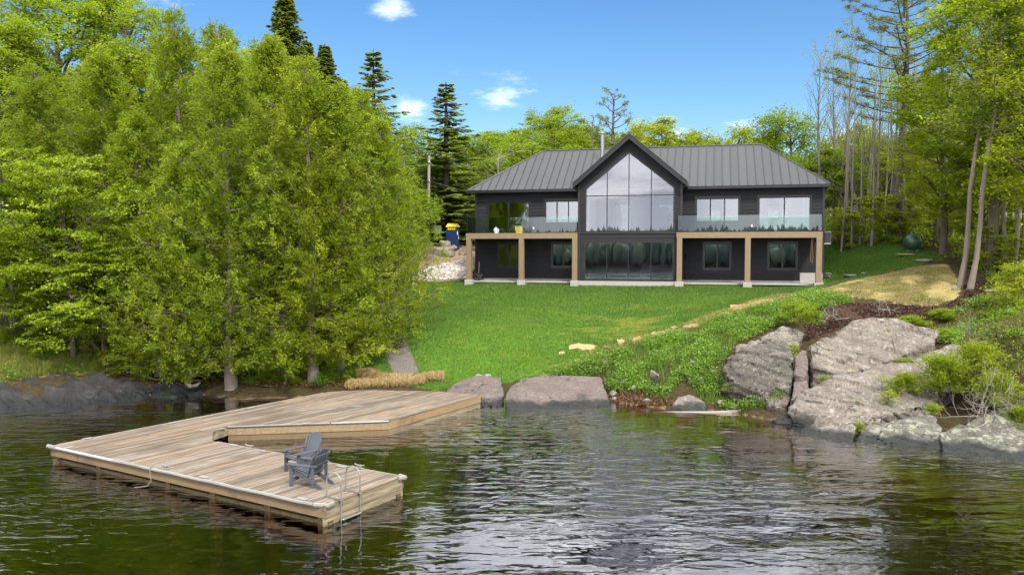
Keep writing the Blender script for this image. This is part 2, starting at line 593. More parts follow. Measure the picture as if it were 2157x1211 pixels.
# ------------------------------------------------------------------ water
def water_material():
    t = NT("lake_water")
    p = t.pos()
    wav = t.noise(t.pos((0.85, 2.3, 1), (0, 0, R(6))), 1.25, 2, 0.5, 0.6)
    wav2 = t.noise(t.pos((1.0, 2.0, 1), (0, 0, R(-14))), 2.6, 2, 0.5, 0.4)
    swell = t.noise(t.pos((0.6, 1.5, 1), (0, 0, R(4))), 0.33, 2, 0.5)
    gust = t.step(t.noise(t.pos((0.6, 1.0, 1)), 0.13, 3, 0.5), 0.38, 0.60)
    h = t.math('ADD', t.math('MULTIPLY', wav, 0.060), t.math('MULTIPLY', wav2, 0.015))
    h = t.math('MULTIPLY', h, t.math('MULTIPLY_ADD', gust, 0.95, 0.22))
    h = t.math('ADD', h, t.math('MULTIPLY', swell, 0.08))
    nrm = t.n('ShaderNodeBump', {'Height': h, 'Strength': 1.0, 'Distance': 1.0}).outputs[0]
    fr = t.n('ShaderNodeFresnel', {'IOR': 1.33, 'Normal': nrm}).outputs[0]
    gl = t.n('ShaderNodeBsdfGlossy', {'Color': (0.95, 0.97, 1, 1), 'Roughness': 0.012, 'Normal': nrm}).outputs[0]
    tr = t.n('ShaderNodeBsdfTransparent', {'Color': (0.9, 0.88, 0.8, 1)}).outputs[0]
    m = t.n('ShaderNodeMixShader', {0: t.math('MINIMUM', t.math('MULTIPLY', fr, 2.3), 1.0), 1: tr, 2: gl}).outputs[0]
    t.link(m, t.out.inputs['Surface'])
    ab = t.n('ShaderNodeVolumeAbsorption', {'Color': (0.66, 0.36, 0.08, 1), 'Density': 1.3}).outputs[0]
    t.link(ab, t.out.inputs['Volume'])
    return t.m

wb = MB().box(-895, 895, -185, 60, -20, 0)
water = wb.build("lake_water", water_material())
setp(water, kind="structure")
# ------------------------------------------------------------------ finishes of the house
def siding_material():
    t = NT("charcoal_siding")
    v = t.pos((0.5, 0.5, 6))
    f = t.noise(v, 3.0, 5, 0.6)
    oi = t.n('ShaderNodeObjectInfo').outputs['Random']
    c = t.mix(f, (0.009, 0.0092, 0.012), (0.017, 0.017, 0.021))
    c = t.mix(t.math('MULTIPLY', oi, 0.5), c, (0.023,0.023,0.027))
    return t.pbr(c, 0.65, t.bump(f, 0.3, 0.01), spec=.25)

def roof_material():
    t = NT("standing_seam_metal")
    v = t.coords('Object', (0.6, 0.25, 1))
    f = t.noise(v, 1.6, 5, 0.6)
    oi = t.n('ShaderNodeObjectInfo').outputs['Random']
    c = t.mix(f, (0.052, 0.054, 0.055), (0.075, 0.077, 0.078))
    c = t.mix(t.math('MULTIPLY', oi, 0.5), c, (0.045, 0.047, 0.048))
    return t.pbr(c, t.math('MULTIPLY_ADD', f, 0.15, 0.38), t.bump(f, 0.15, 0.03), 0.35)

M_SIDING = siding_material()
M_ROOF = roof_material()
M_SEAM = simple("roof_seam_metal", (0.035, 0.035, 0.038), 0.45, 0.15, metallic=0.3)
M_BLACK = simple("black_metal", (0.007, 0.007, 0.008), 0.4, 0.2)
M_TRIM = simple("charcoal_trim", (0.010, 0.010, 0.012), 0.5, 0.15)
M_TAN = simple("tan_wrapped_timber", (0.215, 0.152, 0.088), 0.65, 0.2, 4.0, bump=0.004)
M_CONC = simple("concrete", (0.36, 0.34, 0.31), 0.9, 0.2, 5.0, bump=0.01)
M_STEEL = simple("brushed_steel", (0.62, 0.62, 0.62), 0.28, 0.15, 4.0, metallic=0.9)
M_PLASTER = simple("white_plaster", (0.72, 0.71, 0.72), 0.8, 0.05)
M_FLOOR = simple("interior_floor", (0.25, 0.2, 0.15), 0.6, 0.2)
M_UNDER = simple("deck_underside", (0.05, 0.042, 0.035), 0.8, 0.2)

def glass_material(name, refl, tint, rough=0.0):
    t = NT(name)
    lw = t.n('ShaderNodeFresnel', {'IOR': 1.5}).outputs[0]
    w = t.coords('Object')
    nb = t.bump(t.noise(w, 0.8, 2), 0.05, 0.02)
    f = t.math('MINIMUM', t.math('ADD', lw, refl), 1.0)
    g = t.n('ShaderNodeBsdfGlossy', {'Color': (0.93, 0.93, 1.0, 1), 'Roughness': rough, 'Normal': nb}).outputs[0]
    tr = t.n('ShaderNodeBsdfTransparent', {'Color': (*tint, 1)}).outputs[0]
    m = t.n('ShaderNodeMixShader', {0: f, 1: tr, 2: g}).outputs[0]
    t.link(m, t.out.inputs['Surface'])
    return t.m

M_GLASS = glass_material("window_glass", 0.125, (0.72, 0.76, 0.76))
M_RAILGLASS = glass_material("railing_glass", 0.015, (0.80, 0.89, 0.86))

# ------------------------------------------------------------------ the house
HX = Matrix.Translation((7.06, 48.0, 4.5)) @ Matrix.Rotation(R(-14), 4, 'Z')
house = thing("lake_house", "long charcoal house with grey metal hip roof and tall glazed gable above the lawn", "house", (7.06, 48, 4.5), R(-14))
XL, XR, BK = -9.64, 10.97, 7.2
GL_, GR_, GF = -2.8, 3.14, -1.8
ZE = 5.42                                             # soffit level

# openings on the two wings: (x0, x1, z0, z1, kind, panes)
OPEN = {
    'L': [(-8.89, -6.14, 2.93, 4.87, 'slider', 2), (-5.21, -2.95, 3.46, 4.89, 'window', 3), (-8.21, -6.83, 0.81, 2.27, 'window', 2), (-4.76, -3.33, 0.80, 2.26, 'window', 2)],
    'R': [(3.85, 6.37, 3.47, 4.91, 'window', 3), (7.38, 10.28, 2.93, 4.93, 'slider', 2), (4.34, 5.90, 0.72, 2.27, 'window', 2), (7.97, 9.57, 0.73, 2.28, 'window', 2)],
}

def wall_cells(mb, x0, x1, z0, z1, ops, fn):
    xs = sorted({x0, x1, *[min(max(o[i], x0), x1) for o in ops for i in (0, 1)]})
    zs = sorted({z0, z1, *[min(max(o[i], z0), z1) for o in ops for i in (2, 3)]})
    for a, b in zip(xs[:-1], xs[1:]):
        for c, d in zip(zs[:-1], zs[1:]):
            mx, mz = (a + b) / 2, (c + d) / 2
            if not any(o[0] < mx < o[1] and o[2] < mz < o[3] for o in ops):
                fn(mb, a, b, c, d)

def yband(y0, y1):
    return lambda mb, a, b, c, d: mb.box(a, b, y0, y1, c, d)

mb = MB()
wall_cells(mb, XL, GL_, -0.35, ZE, OPEN['L'], yband(0.03, 0.2))
mb.build("wall", M_TRIM, house)
mb = MB()
wall_cells(mb, GR_, XR, -0.35, ZE, OPEN['R'], yband(0.03, 0.2))
mb.build("wall", M_TRIM, house)
# end walls and back wall; the back has windows that show through the rooms
MB().box(XL, XL + 0.17, 0.2, BK, -0.35, ZE).build("wall", M_TRIM, house)
MB().box(XR - 0.17, XR, 0.2, BK, -0.35, ZE).build("wall", M_TRIM, house)
BACKW = [(8.35, 9.1, 3.9, 4.85), (9.25, 9.75, 3.9, 4.85), (-7.9, -7.0, 3.6, 4.9), (-1.7, -0.6, 3.2, 5.0), (1.2, 2.3, 3.2, 5.0), (4.6, 5.4, 3.6, 4.9)]
mb = MB()
wall_cells(mb, XL, XR, -0.35, ZE, BACKW, yband(BK, BK + 0.17))
mb.build("wall", M_TRIM, house)
mb = MB()
wall_cells(mb, XL + .2, XR - .2, 0.0, ZE, BACKW, yband(BK - 0.05, BK - 0.01))
mb.build("interior_wall", M_PLASTER, house)
for o in BACKW:
    f = MB()
    f.box(o[0], o[1], BK + .02, BK + .1, o[2], o[2] + .05).box(o[0], o[1], BK + .02, BK + .1, o[3] - .05, o[3])
    f.box(o[0], o[0] + .05, BK + .02, BK + .1, o[2] + .05, o[3] - .05).box(o[1] - .05, o[1], BK + .02, BK + .1, o[2] + .05, o[3] - .05)
    w = f.build("window_frame", M_BLACK, house)
    MB().box(o[0] + .05, o[1] - .05, BK + .05, BK + .06, o[2] + .05, o[3] - .05).build("pane", M_GLASS, w)
# gable block: ring round the big window, piece between the windows, ring round the lower window
GO = [(GL_, 2.45), (GR_, 2.45), (GR_, 5.72), (0.17, 8.22), (GL_, 5.72)]
GI = [(-2.40, 2.90), (2.70, 2.90), (2.70, 5.42), (0.13, 7.48), (-2.38, 5.42)]
GLOW = (-2.44, 2.70, 0.10, 2.33)
mb = MB()
for i in range(5):
    j = (i + 1) % 5
    q = [GO[i], GO[j], GI[j], GI[i]]
    vs = [(x, GF + 0.03, z) for x, z in q] + [(x, GF + 0.2, z) for x, z in q]
    mb.add(vs, [(0, 1, 2, 3), (7, 6, 5, 4), (0, 4, 5, 1), (2, 6, 7, 3)])
wall_cells(mb, GL_, GR_, -0.35, 2.45, [GLOW], yband(GF + 0.03, GF + 0.2))
mb.build("gable_wall", M_TRIM, house)
MB().box(GL_ + .02, GL_ + .17, GF + .2, 0.03, -0.35, 5.7).build("gable_wall", M_TRIM, house)
MB().box(GR_ - .17, GR_ - .02, GF + .2, 0.03, -0.35, 5.7).build("gable_wall", M_TRIM, house)

# lap siding, board by board
unit = bpy.data.meshes.new("siding_board")
unit.from_pydata([(0, -1, 0), (1, -1, 0), (1, 0, 0), (0, 0, 0), (0, -0.35, 1.04), (1, -0.35, 1.04), (1, 0, 1.04), (0, 0, 1.04)], [],
                 [(0, 3, 2, 1), (4, 5, 6, 7), (0, 1, 5, 4), (2, 3, 7, 6), (0, 4, 7, 3), (1, 2, 6, 5)])
unit.materials.append(M_SIDING)
EXPO = 0.205
def board(x0, x1, z, face, rot=0.0):
    if x1 - x0 < 0.04:
        return
    o = link("siding_board", unit, house)
    if rot == 0:
        o.location = (x0, face, z)
    o.scale = (x1 - x0, 0.032, EXPO * 0.97)
    return o

def row_segments(x0, x1, z, ops):
    segs = [(x0, x1)]
    for o in ops:
        a, b = o[0] - 0.03, o[1] + 0.03
        if o[2] - 0.03 < z + EXPO * 0.5 < o[3] + 0.03:
            new = []
            for s0, s1 in segs:
                if b <= s0 or a >= s1:
                    new.append((s0, s1))
                else:
                    if a > s0: new.append((s0, a))
                    if b < s1: new.append((b, s1))
            segs = new
    return segs

nrow = 26
for r_ in range(nrow):
    z = 0.09 + r_ * EXPO
    for s0, s1 in row_segments(XL, GL_ + 0.1, z, OPEN['L']):
        board(s0, s1, z, 0.03)
    for s0, s1 in row_segments(GR_ - 0.1, XR, z, OPEN['R']):
        board(s0, s1, z, 0.03)
    o = board(0, 7.2, z, 0)
    o.location = (XR, 0.03, z); o.rotation_euler = (0, 0, R(90))
    o = board(0, 7.2, z, 0)
    o.location = (XL, BK + .03, z); o.rotation_euler = (0, 0, R(-90))
    for xx, yy, a in ((GR_ - .02, GF + .03, R(90)), (GL_ + .02, 0.03, R(-90))):
        o = board(0, 1.8, z, 0)
        o.location = (xx, yy, z); o.rotation_euler = (0, 0, a)
for r_ in range(40):
    z = 0.09 + r_ * EXPO
    zm = z + EXPO * 0.5
    x0, x1 = GL_, GR_
    if zm > 5.72:
        k = (zm - 5.72) / (8.22 - 5.72)
        x0, x1 = GL_ + k * (0.17 - GL_), GR_ + k * (0.17 - GR_)
    if x1 - x0 < 0.15:
        break
    segs = [(x0, x1)]
    if GLOW[2] - .05 < zm < GLOW[3] + .04:
        segs = [(x0, GLOW[0]), (GLOW[1], x1)]
    elif 2.88 < zm < 7.46:
        a, b = GI[0][0], GI[1][0]
        if zm > 5.42:
            k = (zm - 5.42) / (7.48 - 5.42)
            a, b = GI[4][0] + k * (0.13 - GI[4][0]), GI[2][0] + k * (0.13 - GI[2][0])
        segs = [(x0, a - 0.02), (b + 0.02, x1)]
    for s0, s1 in segs:
        board(s0, s1, z, GF + 0.03)

# corner trims
for x, y in ((XL, 0.0), (XR, 0.0), (GL_, GF), (GR_, GF)):
    s = 1 if x in (XL, GL_) else -1
    MB().box(x - s * 0.035, x + s * 0.09, y - 0.012, y + 0.06, 0.02, ZE if y == 0 else 5.62).build("corner_trim", M_TRIM, house)

# windows and sliding doors
def glazed(name, x0, x1, z0, z1, y, n, fw=0.06, slider=False, mull=0.05):
    fr = MB()
    d0, d1 = y - 0.05, y + 0.08
    fr.box(x0 - .05, x1 + .05, d0, d1, z1 - fw, z1 + .05).box(x0 - .05, x1 + .05, d0, d1, z0 - .05, z0 + fw)
    fr.box(x0 - .05, x0 + fw, d0, d1, z0 + fw, z1 - fw).box(x1 - fw, x1 + .05, d0, d1, z0 + fw, z1 - fw)
    w = fr.build(name, M_BLACK, house)
    wd = (x1 - x0 - 2 * fw) / n
    for i in range(n):
        a = x0 + fw + i * wd
        sf = MB()
        yo = 0.025 if (slider and i == 0) or (not slider and i % 2 == 1) else 0.0
        sw = mull
        sf.box(a, a + wd, y - .02 + yo, y + .02 + yo, z0 + fw, z0 + fw + sw).box(a, a + wd, y - .02 + yo, y + .02 + yo, z1 - fw - sw, z1 - fw)
        sf.box(a, a + sw, y - .02 + yo, y + .02 + yo, z0 + fw + sw, z1 - fw - sw).box(a + wd - sw, a + wd, y - .02 + yo, y + .02 + yo, z0 + fw + sw, z1 - fw - sw)
        sf.build("sash", M_BLACK, w)
        MB().box(a + sw, a + wd - sw, y - .006 + yo, y + .006 + yo, z0 + fw + sw, z1 - fw - sw).build("pane", M_GLASS, w)
    return w

for side in 'LR':
    for (x0, x1, z0, z1, kd, n) in OPEN[side]:
        glazed("patio_door" if kd == 'slider' else "window", x0, x1, z0, z1, 0.06, n, slider=kd == 'slider', mull=0.035)

# big gable window: frame bars and eight panes
yg = GF + 0.06
gw = MB()
def bar(p, q, w=0.05, d=0.06):
    p, q = Vector((p[0], 0, p[1])), Vector((q[0], 0, q[1]))
    dv = (q - p).normalized()
    nv = Vector((-dv.z, 0, dv.x)) * w / 2
    vs = [c + Vector((0, yy, 0)) for yy in (yg - d, yg + d) for c in (p - nv, q - nv, q + nv, p + nv)]
    gw.add(vs, [(0, 1, 2, 3), (7, 6, 5, 4), (0, 4, 5, 1), (1, 5, 6, 2), (2, 6, 7, 3), (3, 7, 4, 0)])
for i in range(5):
    bar(GI[i], GI[(i + 1) % 5], 0.09, 0.06)
MX = [GI[0][0], -1.13, 0.13, 1.41, GI[1][0]]
ZM = 5.0
def ztop(x):
    return 7.48 - abs(x - 0.13) * (7.48 - 5.42) / 2.54
for x in MX[1:4]:
    bar((x, 2.9), (x, ztop(x)), 0.045, 0.045)
bar((GI[0][0], ZM), (GI[1][0], ZM), 0.05, 0.05)
gwo = gw.build("gable_window", M_BLACK, house)
for i in range(4):
    a, b = MX[i] + .02, MX[i + 1] - .02
    MB().box(a, b, yg - .006, yg + .006, 2.93, ZM - .02).build("pane", M_GLASS, gwo)
    q = [(a, ZM + .02), (b, ZM + .02), (b, ztop(b) - .02), (a, ztop(a) - .02)]
    vs = [(x, yy, z) for yy in (yg - .006, yg + .006) for x, z in q]
    MB().add(vs, [(0, 1, 2, 3), (7, 6, 5, 4), (0, 4, 5, 1), (1, 5, 6, 2), (2, 6, 7, 3), (3, 7, 4, 0)]).build("pane", M_GLASS, gwo)
# lower gable window: four tall panes
lw = MB()
lw.box(GLOW[0] - .04, GLOW[1] + .04, yg - .05, yg + .07, GLOW[3] - .05, GLOW[3] + .05).box(GLOW[0] - .04, GLOW[1] + .04, yg - .05, yg + .07, GLOW[2] - .05, GLOW[2] + .06)
lw.box(GLOW[0] - .04, GLOW[0] + .05, yg - .05, yg + .07, GLOW[2] + .06, GLOW[3] - .05).box(GLOW[1] - .05, GLOW[1] + .04, yg - .05, yg + .07, GLOW[2] + .06, GLOW[3] - .05)
LX = [GLOW[0] + .05, -1.13, 0.11, 1.42, GLOW[1] - .05]
for x in LX[1:4]:
    lw.box(x - .02, x + .02, yg - .04, yg + .05, GLOW[2] + .06, GLOW[3] - .05)
lwo = lw.build("lower_gable_window", M_BLACK, house)
for i in range(4):
    MB().box(LX[i] + (.02 if i else 0), LX[i + 1] - (.02 if i < 3 else 0), yg - .006, yg + .006, GLOW[2] + .06, GLOW[3] - .05).build("pane", M_GLASS, lwo)
MB().box(GL_ + .1, GR_ - .1, GF - .03, GF + .02, 2.80, 2.87).build("window_sill", M_TRIM, house)

# rooms behind the glass
MB().box(XL + .2, XR - .2, .2, BK - .06, -0.3, 0.0).build("floor", M_FLOOR, house)
MB().box(XL + .2, XR - .2, .2, BK - .06, 2.45, 2.78).build("floor", M_FLOOR, house)
MB().box(GL_ + .2, GR_ - .2, GF + .2, .2, -0.3, -0.01).build("floor", M_FLOOR, house)
MB().box(GL_ + .2, GR_ - .2, GF + .2, .2, 2.46, 2.77).build("floor", M_FLOOR, house)
for x, y0 in ((-3.0, .25), (3.3, .25), (6.7, .25), (-5.6, .25)):
    MB().box(x - .06, x + .06, y0, BK - .06, 0.0, 2.44).build("interior_wall", M_PLASTER, house)
    MB().box(x - .06, x + .06, y0, BK - .06, 2.79, ZE - .05).build("interior_wall", M_PLASTER, house)
mb = MB()
mb.box(XL + .2, GL_ - .1, .21, BK - .06, ZE - .04, ZE - .01).box(GR_ + .1, XR - .2, .21, BK - .06, ZE - .04, ZE - .01)
mb.build("ceiling", M_PLASTER, house)
MB().box(XL + .2, XR - .2, 4.6, 4.7, 0.0, 2.44).build("interior_wall", M_PLASTER, house)
MB().box(-0.2, 2.0, 3.8, 4.4, 2.79, 4.6).build("cabinet", M_PLASTER, house)
MB().box(0.6, 3.0, 2.0, 2.6, 0.0, 0.92).box(0.55, 3.05, 1.95, 2.65, 0.92, 0.97).build("counter", M_PLASTER, house)

# timber collar beams and hanging lamps behind the gable glass
for y in (0.4, 2.4):
    MB().box(GL_ + .2, GR_ - .2, y - .08, y + .08, 5.5, 5.75).build("ceiling_beam", M_TAN, house)
    MB().tube([(0.17, y, 5.7), (0.17, y, 7.9)], .07, 6).build("king_post", M_TAN, house)
for x in (-.9, 1.3):
    MB().lathe([(.16, 4.55), (.17, 4.6), (.05, 4.8), (.01, 5.5)], 12, (x, 1.2)).build("pendant_lamp", M_BLACK, house)
MB().box(-2.55, -2.2, GF + .3, GF + .36, 2.8, 5.0).build("curtain", M_PLASTER, house)

# ---------------- roof: standing seam panels, each its own piece
EY, RY, EZ, RZ = -0.5, 3.6, 5.56, 8.37
EXL, EXR = -10.03, 11.22
RXL, RXR = -6.03, 7.75
BY = 2 * RY - EY
roof = link("roof", None, house)
roof.empty_display_size = .2

def clip_poly(poly, a, b, c):
    """keep a*x + b*y <= c"""
    out = []
    n = len(poly)
    for i in range(n):
        p, q = poly[i], poly[(i + 1) % n]
        dp, dq = a * p[0] + b * p[1] - c, a * q[0] + b * q[1] - c
        if dp <= 0:
            out.append(p)
        if (dp < 0 < dq) or (dq < 0 < dp):
            k = dp / (dp - dq)
            out.append((p[0] + (q[0] - p[0]) * k, p[1] + (q[1] - p[1]) * k))
    return out

def panel_plane(poly, axis, step, zfun, start, up=0.0, seam_w=0.022, seam_h=0.045, parent=None):
    """poly in (x, y); strips across `axis` ('x' or 'y'); zfun(x, y) -> height"""
    i = 0 if axis == 'x' else 1
    lo, hi = min(p[i] for p in poly), max(p[i] for p in poly)
    k0, k1 = math.floor((lo - start) / step), math.ceil((hi - start) / step)
    for k in range(k0, k1):
        a, b = start + k * step, start + (k + 1) * step
        if axis == 'x':
            q = clip_poly(clip_poly(poly, 1, 0, b), -1, 0, -a)
        else:
            q = clip_poly(clip_poly(poly, 0, 1, b), 0, -1, -a)
        if len(q) < 3:
            continue
        ar = 0.5 * abs(sum(q[m][0] * q[(m + 1) % len(q)][1] - q[(m + 1) % len(q)][0] * q[m][1] for m in range(len(q))))
        if ar < 0.004:
            continue
        if sum(q[m][0] * q[(m + 1) % len(q)][1] - q[(m + 1) % len(q)][0] * q[m][1] for m in range(len(q))) < 0:
            q = q[::-1]
        n = len(q)
        vs = [(x, y, zfun(x, y) + up) for x, y in q] + [(x, y, zfun(x, y) + up - 0.02) for x, y in q]
        fs = [tuple(range(n)), tuple(range(2 * n - 1, n - 1, -1))] + [(m, n + m, n + (m + 1) % n, (m + 1) % n) for m in range(n)]
        MB().add(vs, fs).build("roof_panel", M_ROOF, parent or roof)
        # seam on the low-coordinate side
        if axis == 'x':
            ys = sorted(p[1] for p in q if abs(p[0] - a) < 1e-6)
        else:
            ys = sorted(p[0] for p in q if abs(p[1] - a) < 1e-6)
        if len(ys) >= 2 and ys[-1] - ys[0] > 0.1:
            c0, c1 = ys[0] + 0.01, ys[-1] - 0.01
            P = (lambda t, o: (a + o, t)) if axis == 'x' else (lambda t, o: (t, a + o))
            vs = []
            for hh in (-0.005, seam_h):
                for t, o in ((c0, -seam_w), (c0, seam_w), (c1, seam_w), (c1, -seam_w)):
                    x, y = P(t, o)
                    vs.append((x, y, zfun(*P(t, 0)) + up + hh))
            MB().add(vs, [(3, 2, 1, 0), (4, 5, 6, 7), (0, 1, 5, 4), (1, 2, 6, 5), (2, 3, 7, 6), (3, 0, 4, 7)]).build("seam", M_SEAM, parent or roof)

sl = (RZ - EZ) / (RY - EY)
zf = lambda x, y: EZ + (y - EY) * sl
zb = lambda x, y: EZ + (BY - y) * sl
slL = (RZ - EZ) / (RXL - EXL)
slR = (RZ - EZ) / (EXR - RXR)
panel_plane([(EXL, EY), (EXR, EY), (RXR, RY), (RXL, RY)], 'x', 0.47, zf, 0.2)
panel_plane([(EXR, BY), (EXL, BY), (RXL, RY), (RXR, RY)], 'x', 0.94, zb, 0.2)
panel_plane([(EXR, EY), (EXR, BY), (RXR, RY)], 'y', 0.47, lambda x, y: EZ + (EXR - x) * slR, 0.1)
panel_plane([(EXL, BY), (EXL, EY), (RXL, RY)], 'y', 0.47, lambda x, y: EZ + (x - EXL) * slL, 0.1)

def cap_line(p, q, w=0.09, name="ridge_cap", mat=None):
    MB().tube([p, q], w * 0.55, 6).build(name, mat or M_ROOF, roof)
cap_line((RXL, RY, RZ + .01), (RXR, RY, RZ + .01))
cap_line((EXL, EY, EZ + .01), (RXL, RY, RZ + .01), .075, "hip_cap")
cap_line((EXR, EY, EZ + .01), (RXR, RY, RZ + .01), .075, "hip_cap")
cap_line((EXL, BY, EZ + .01), (RXL, RY, RZ + .01), .075, "hip_cap")
cap_line((EXR, BY, EZ + .01), (RXR, RY, RZ + .01), .075, "hip_cap")
# fascia and soffit
fz0 = EZ - 0.17
MB().box(EXL, GL_ - .1, EY, EY + .03, fz0, EZ - .005).build("fascia", M_BLACK, roof)
MB().box(GR_ + .1, EXR, EY, EY + .03, fz0, EZ - .005).build("fascia", M_BLACK, roof)
MB().box(EXL, EXL + .03, EY + .03, BY, fz0, EZ - .005).build("fascia", M_BLACK, roof)
MB().box(EXR - .03, EXR, EY + .03, BY, fz0, EZ - .005).build("fascia", M_BLACK, roof)
mb = MB()
mb.box(EXL + .03, GL_, EY + .03, 0.02, fz0 + .01, fz0 + .03).box(GR_, EXR - .03, EY + .03, 0.02, fz0 + .01, fz0 + .03)
mb.box(EXL + .03, XL, 0.02, BY - .03, fz0 + .01, fz0 + .03).box(XR, EXR - .03, .02, BY - .03, fz0 + .01, fz0 + .03)
mb.box(XL, XR, BK + .17, BY - .03, fz0 + .01, fz0 + .03)
mb.build("soffit", M_TRIM, roof)
MB().box(EXL, EXR, BY - .03, BY, fz0, EZ - .005).build("fascia", M_BLACK, roof)

# gable roof: two slopes running back into the main roof
PZ, PX = 8.42, 0.17
GEL, GER = -3.10, 3.44
gsl = 0.845
zl = lambda x, y: PZ - abs(x - PX) * gsl
FY = -2.25
def back_y(x):
    return min(RY, EY + (zl(x, 0) - EZ) / sl)
panel_plane([(GEL, FY), (PX, FY), (PX, back_y(PX)), (GEL, max(back_y(GEL), EY + .02))], 'y', 0.47, zl, FY, up=0.05)
panel_plane([(PX, FY), (GER, FY), (GER, max(back_y(GER), EY + .02)), (PX, back_y(PX))], 'y', 0.47, zl, FY, up=0.05)
cap_line((PX, FY, PZ + .06), (PX, RY - .05, PZ + .06), .08)
mb = MB()
for x0, x1 in ((GEL, PX), (PX, GER)):
    for yy0, yy1, dz0, dz1 in ((FY, FY + .04, -0.24, 0.02),):
        q = [(x0, zl(x0, 0) + dz0), (x1, zl(x1, 0) + dz0), (x1, zl(x1, 0) + dz1), (x0, zl(x0, 0) + dz1)]
        vs = [(x, y, z) for y in (yy0, yy1) for x, z in q]
        MB().add(vs, [(0, 1, 2, 3), (7, 6, 5, 4), (0, 4, 5, 1), (1, 5, 6, 2), (2, 6, 7, 3), (3, 7, 4, 0)]).build("rake_board", M_BLACK, roof)
    q = [(x0, zl(x0, 0) - .16), (x1, zl(x1, 0) - .16), (x1, zl(x1, 0) - .13), (x0, zl(x0, 0) - .13)]
    vs = [(x, y, z) for y in (FY + .04, 1.0) for x, z in q]
    MB().add(vs, [(0, 1, 2, 3), (7, 6, 5, 4), (0, 4, 5, 1), (1, 5, 6, 2), (2, 6, 7, 3), (3, 7, 4, 0)]).build("soffit", M_TRIM, roof)
for x, s in ((GEL, 1), (GER, -1)):
    zz = zl(x, 0)
    MB().box(min(x, x + s * .03), max(x, x + s * .03), FY + .04, EY, zz - .24, zz + .02).build("fascia", M_BLACK, roof)
    MB().box(min(x + s * .03, GL_ if s > 0 else GR_), max(x + s * .03, GL_ if s > 0 else GR_), FY + .04, 0.0, zz - .24, zz - .22).build("soffit", M_TRIM, roof)

# flue and vent
fl = MB()
zroof = zf(0, 2.0)
fl.lathe([(0.125, zroof - 0.1), (0.125, 9.02), (0.135, 9.02), (0.135, 9.06), (0.10, 9.07), (0.10, 9.12), (0.19, 9.13), (0.19, 9.18), (0.02, 9.24)], 16, (-1.92, 2.0))
fo = fl.build("flue", simple("flue_steel", (0.34, 0.34, 0.35), 0.35, 0.25, 3.0, metallic=0.9), roof, smooth=True)
MB().lathe([(0.22, zroof - 0.02), (0.2, zroof + 0.12), (0.135, zroof + 0.2)], 14, (-1.92, 2.0)).build("flashing", M_SEAM, roof)
MB().lathe([(0.04, 7.9), (0.04, 8.62), (0.05, 8.62), (0.05, 8.66)], 8, (-7.0, 4.6)).build("vent_pipe", M_BLACK, roof)
MB().lathe([(0.04, 7.6), (0.04, 8.5), (0.05, 8.5), (0.05, 8.55)], 8, (8.6, 4.2)).build("vent_pipe", M_BLACK, roof)

# ---------------- decks
def deck(name, x0, x1, posts, rails, side_rail):
    d = link(name, None, house)
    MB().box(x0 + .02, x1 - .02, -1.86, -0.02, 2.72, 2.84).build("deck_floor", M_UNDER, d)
    MB().box(x0, x1, -2.02, -1.87, 2.53, 2.86).build("beam", M_TAN, d)
    MB().box(x0, x0 + .15, -1.87, -0.03, 2.53, 2.855).build("beam", M_TAN, d)
    MB().box(x1 - .15, x1, -1.87, -0.03, 2.53, 2.855).build("beam", M_TAN, d)
    n = int((x1 - x0) / 0.4)
    for i in range(1, n):
        x = x0 + (x1 - x0) * i / n
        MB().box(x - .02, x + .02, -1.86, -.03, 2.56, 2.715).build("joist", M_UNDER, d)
    for x in posts:
        MB().box(x - .15, x + .15, -2.04, -1.74, 0.06, 2.53).build("post", M_TAN, d, bevel=.008)
        MB().box(x - .24, x + .24, -2.14, -1.64, -0.35, 0.058).build("footing", M_CONC, d, bevel=.015)
    for a, b in rails:
        MB().box(a, b, -1.97, -1.955, 2.90, 3.80).build("glass_panel", M_RAILGLASS, d)
        k = max(2, int(round((b - a) / 0.62)))
        for i in range(k):
            x = a + (b - a) * (i + 0.5) / k
            MB().box(x - .03, x + .03, -2.0, -1.925, 2.86, 3.0).build("glass_clamp", M_BLACK, d)
    for xs in side_rail:
        MB().box(xs - .0075, xs + .0075, -1.9, -.08, 2.90, 3.80).build("glass_panel", M_RAILGLASS, d)
        for y in (-1.6, -1.0, -.4):
            MB().box(xs - .035, xs + .035, y - .03, y + .03, 2.86, 3.0).build("glass_clamp", M_BLACK, d)
    return d
dl = deck("deck", -9.66, -2.84, (-9.48, -6.21, -2.99), [(-9.58, -6.25), (-6.22, -2.88)], (-9.58,))
dr = deck("deck", 2.86, 10.66, (3.03, 6.76, 10.50), [(2.93, 5.45), (5.48, 8.05), (8.08, 10.60)], (10.60,))

# foundation lip and slab under the decks
MB().box(XL - .02, GL_, -0.05, 0.02, -0.4, 0.085).build("foundation", M_CONC, house)
MB().box(GR_, XR + .02, -0.05, 0.02, -0.4, 0.085).build("foundation", M_CONC, house)
MB().box(GL_ - .02, GR_ + .02, GF - .05, GF + .02, -0.4, 0.045).build("foundation", M_CONC, house)
MB().box(9.72, 10.94, -0.10, -0.052, -0.3, 0.55).build("foundation", M_CONC, house)
MB().box(-9.3, -2.9, -1.5, -0.06, -0.1, -0.02).build("patio_slab", M_CONC, house)
MB().box(3.2, 10.3, -1.5, -0.11, -0.1, -0.02).build("patio_slab", M_CONC, house)
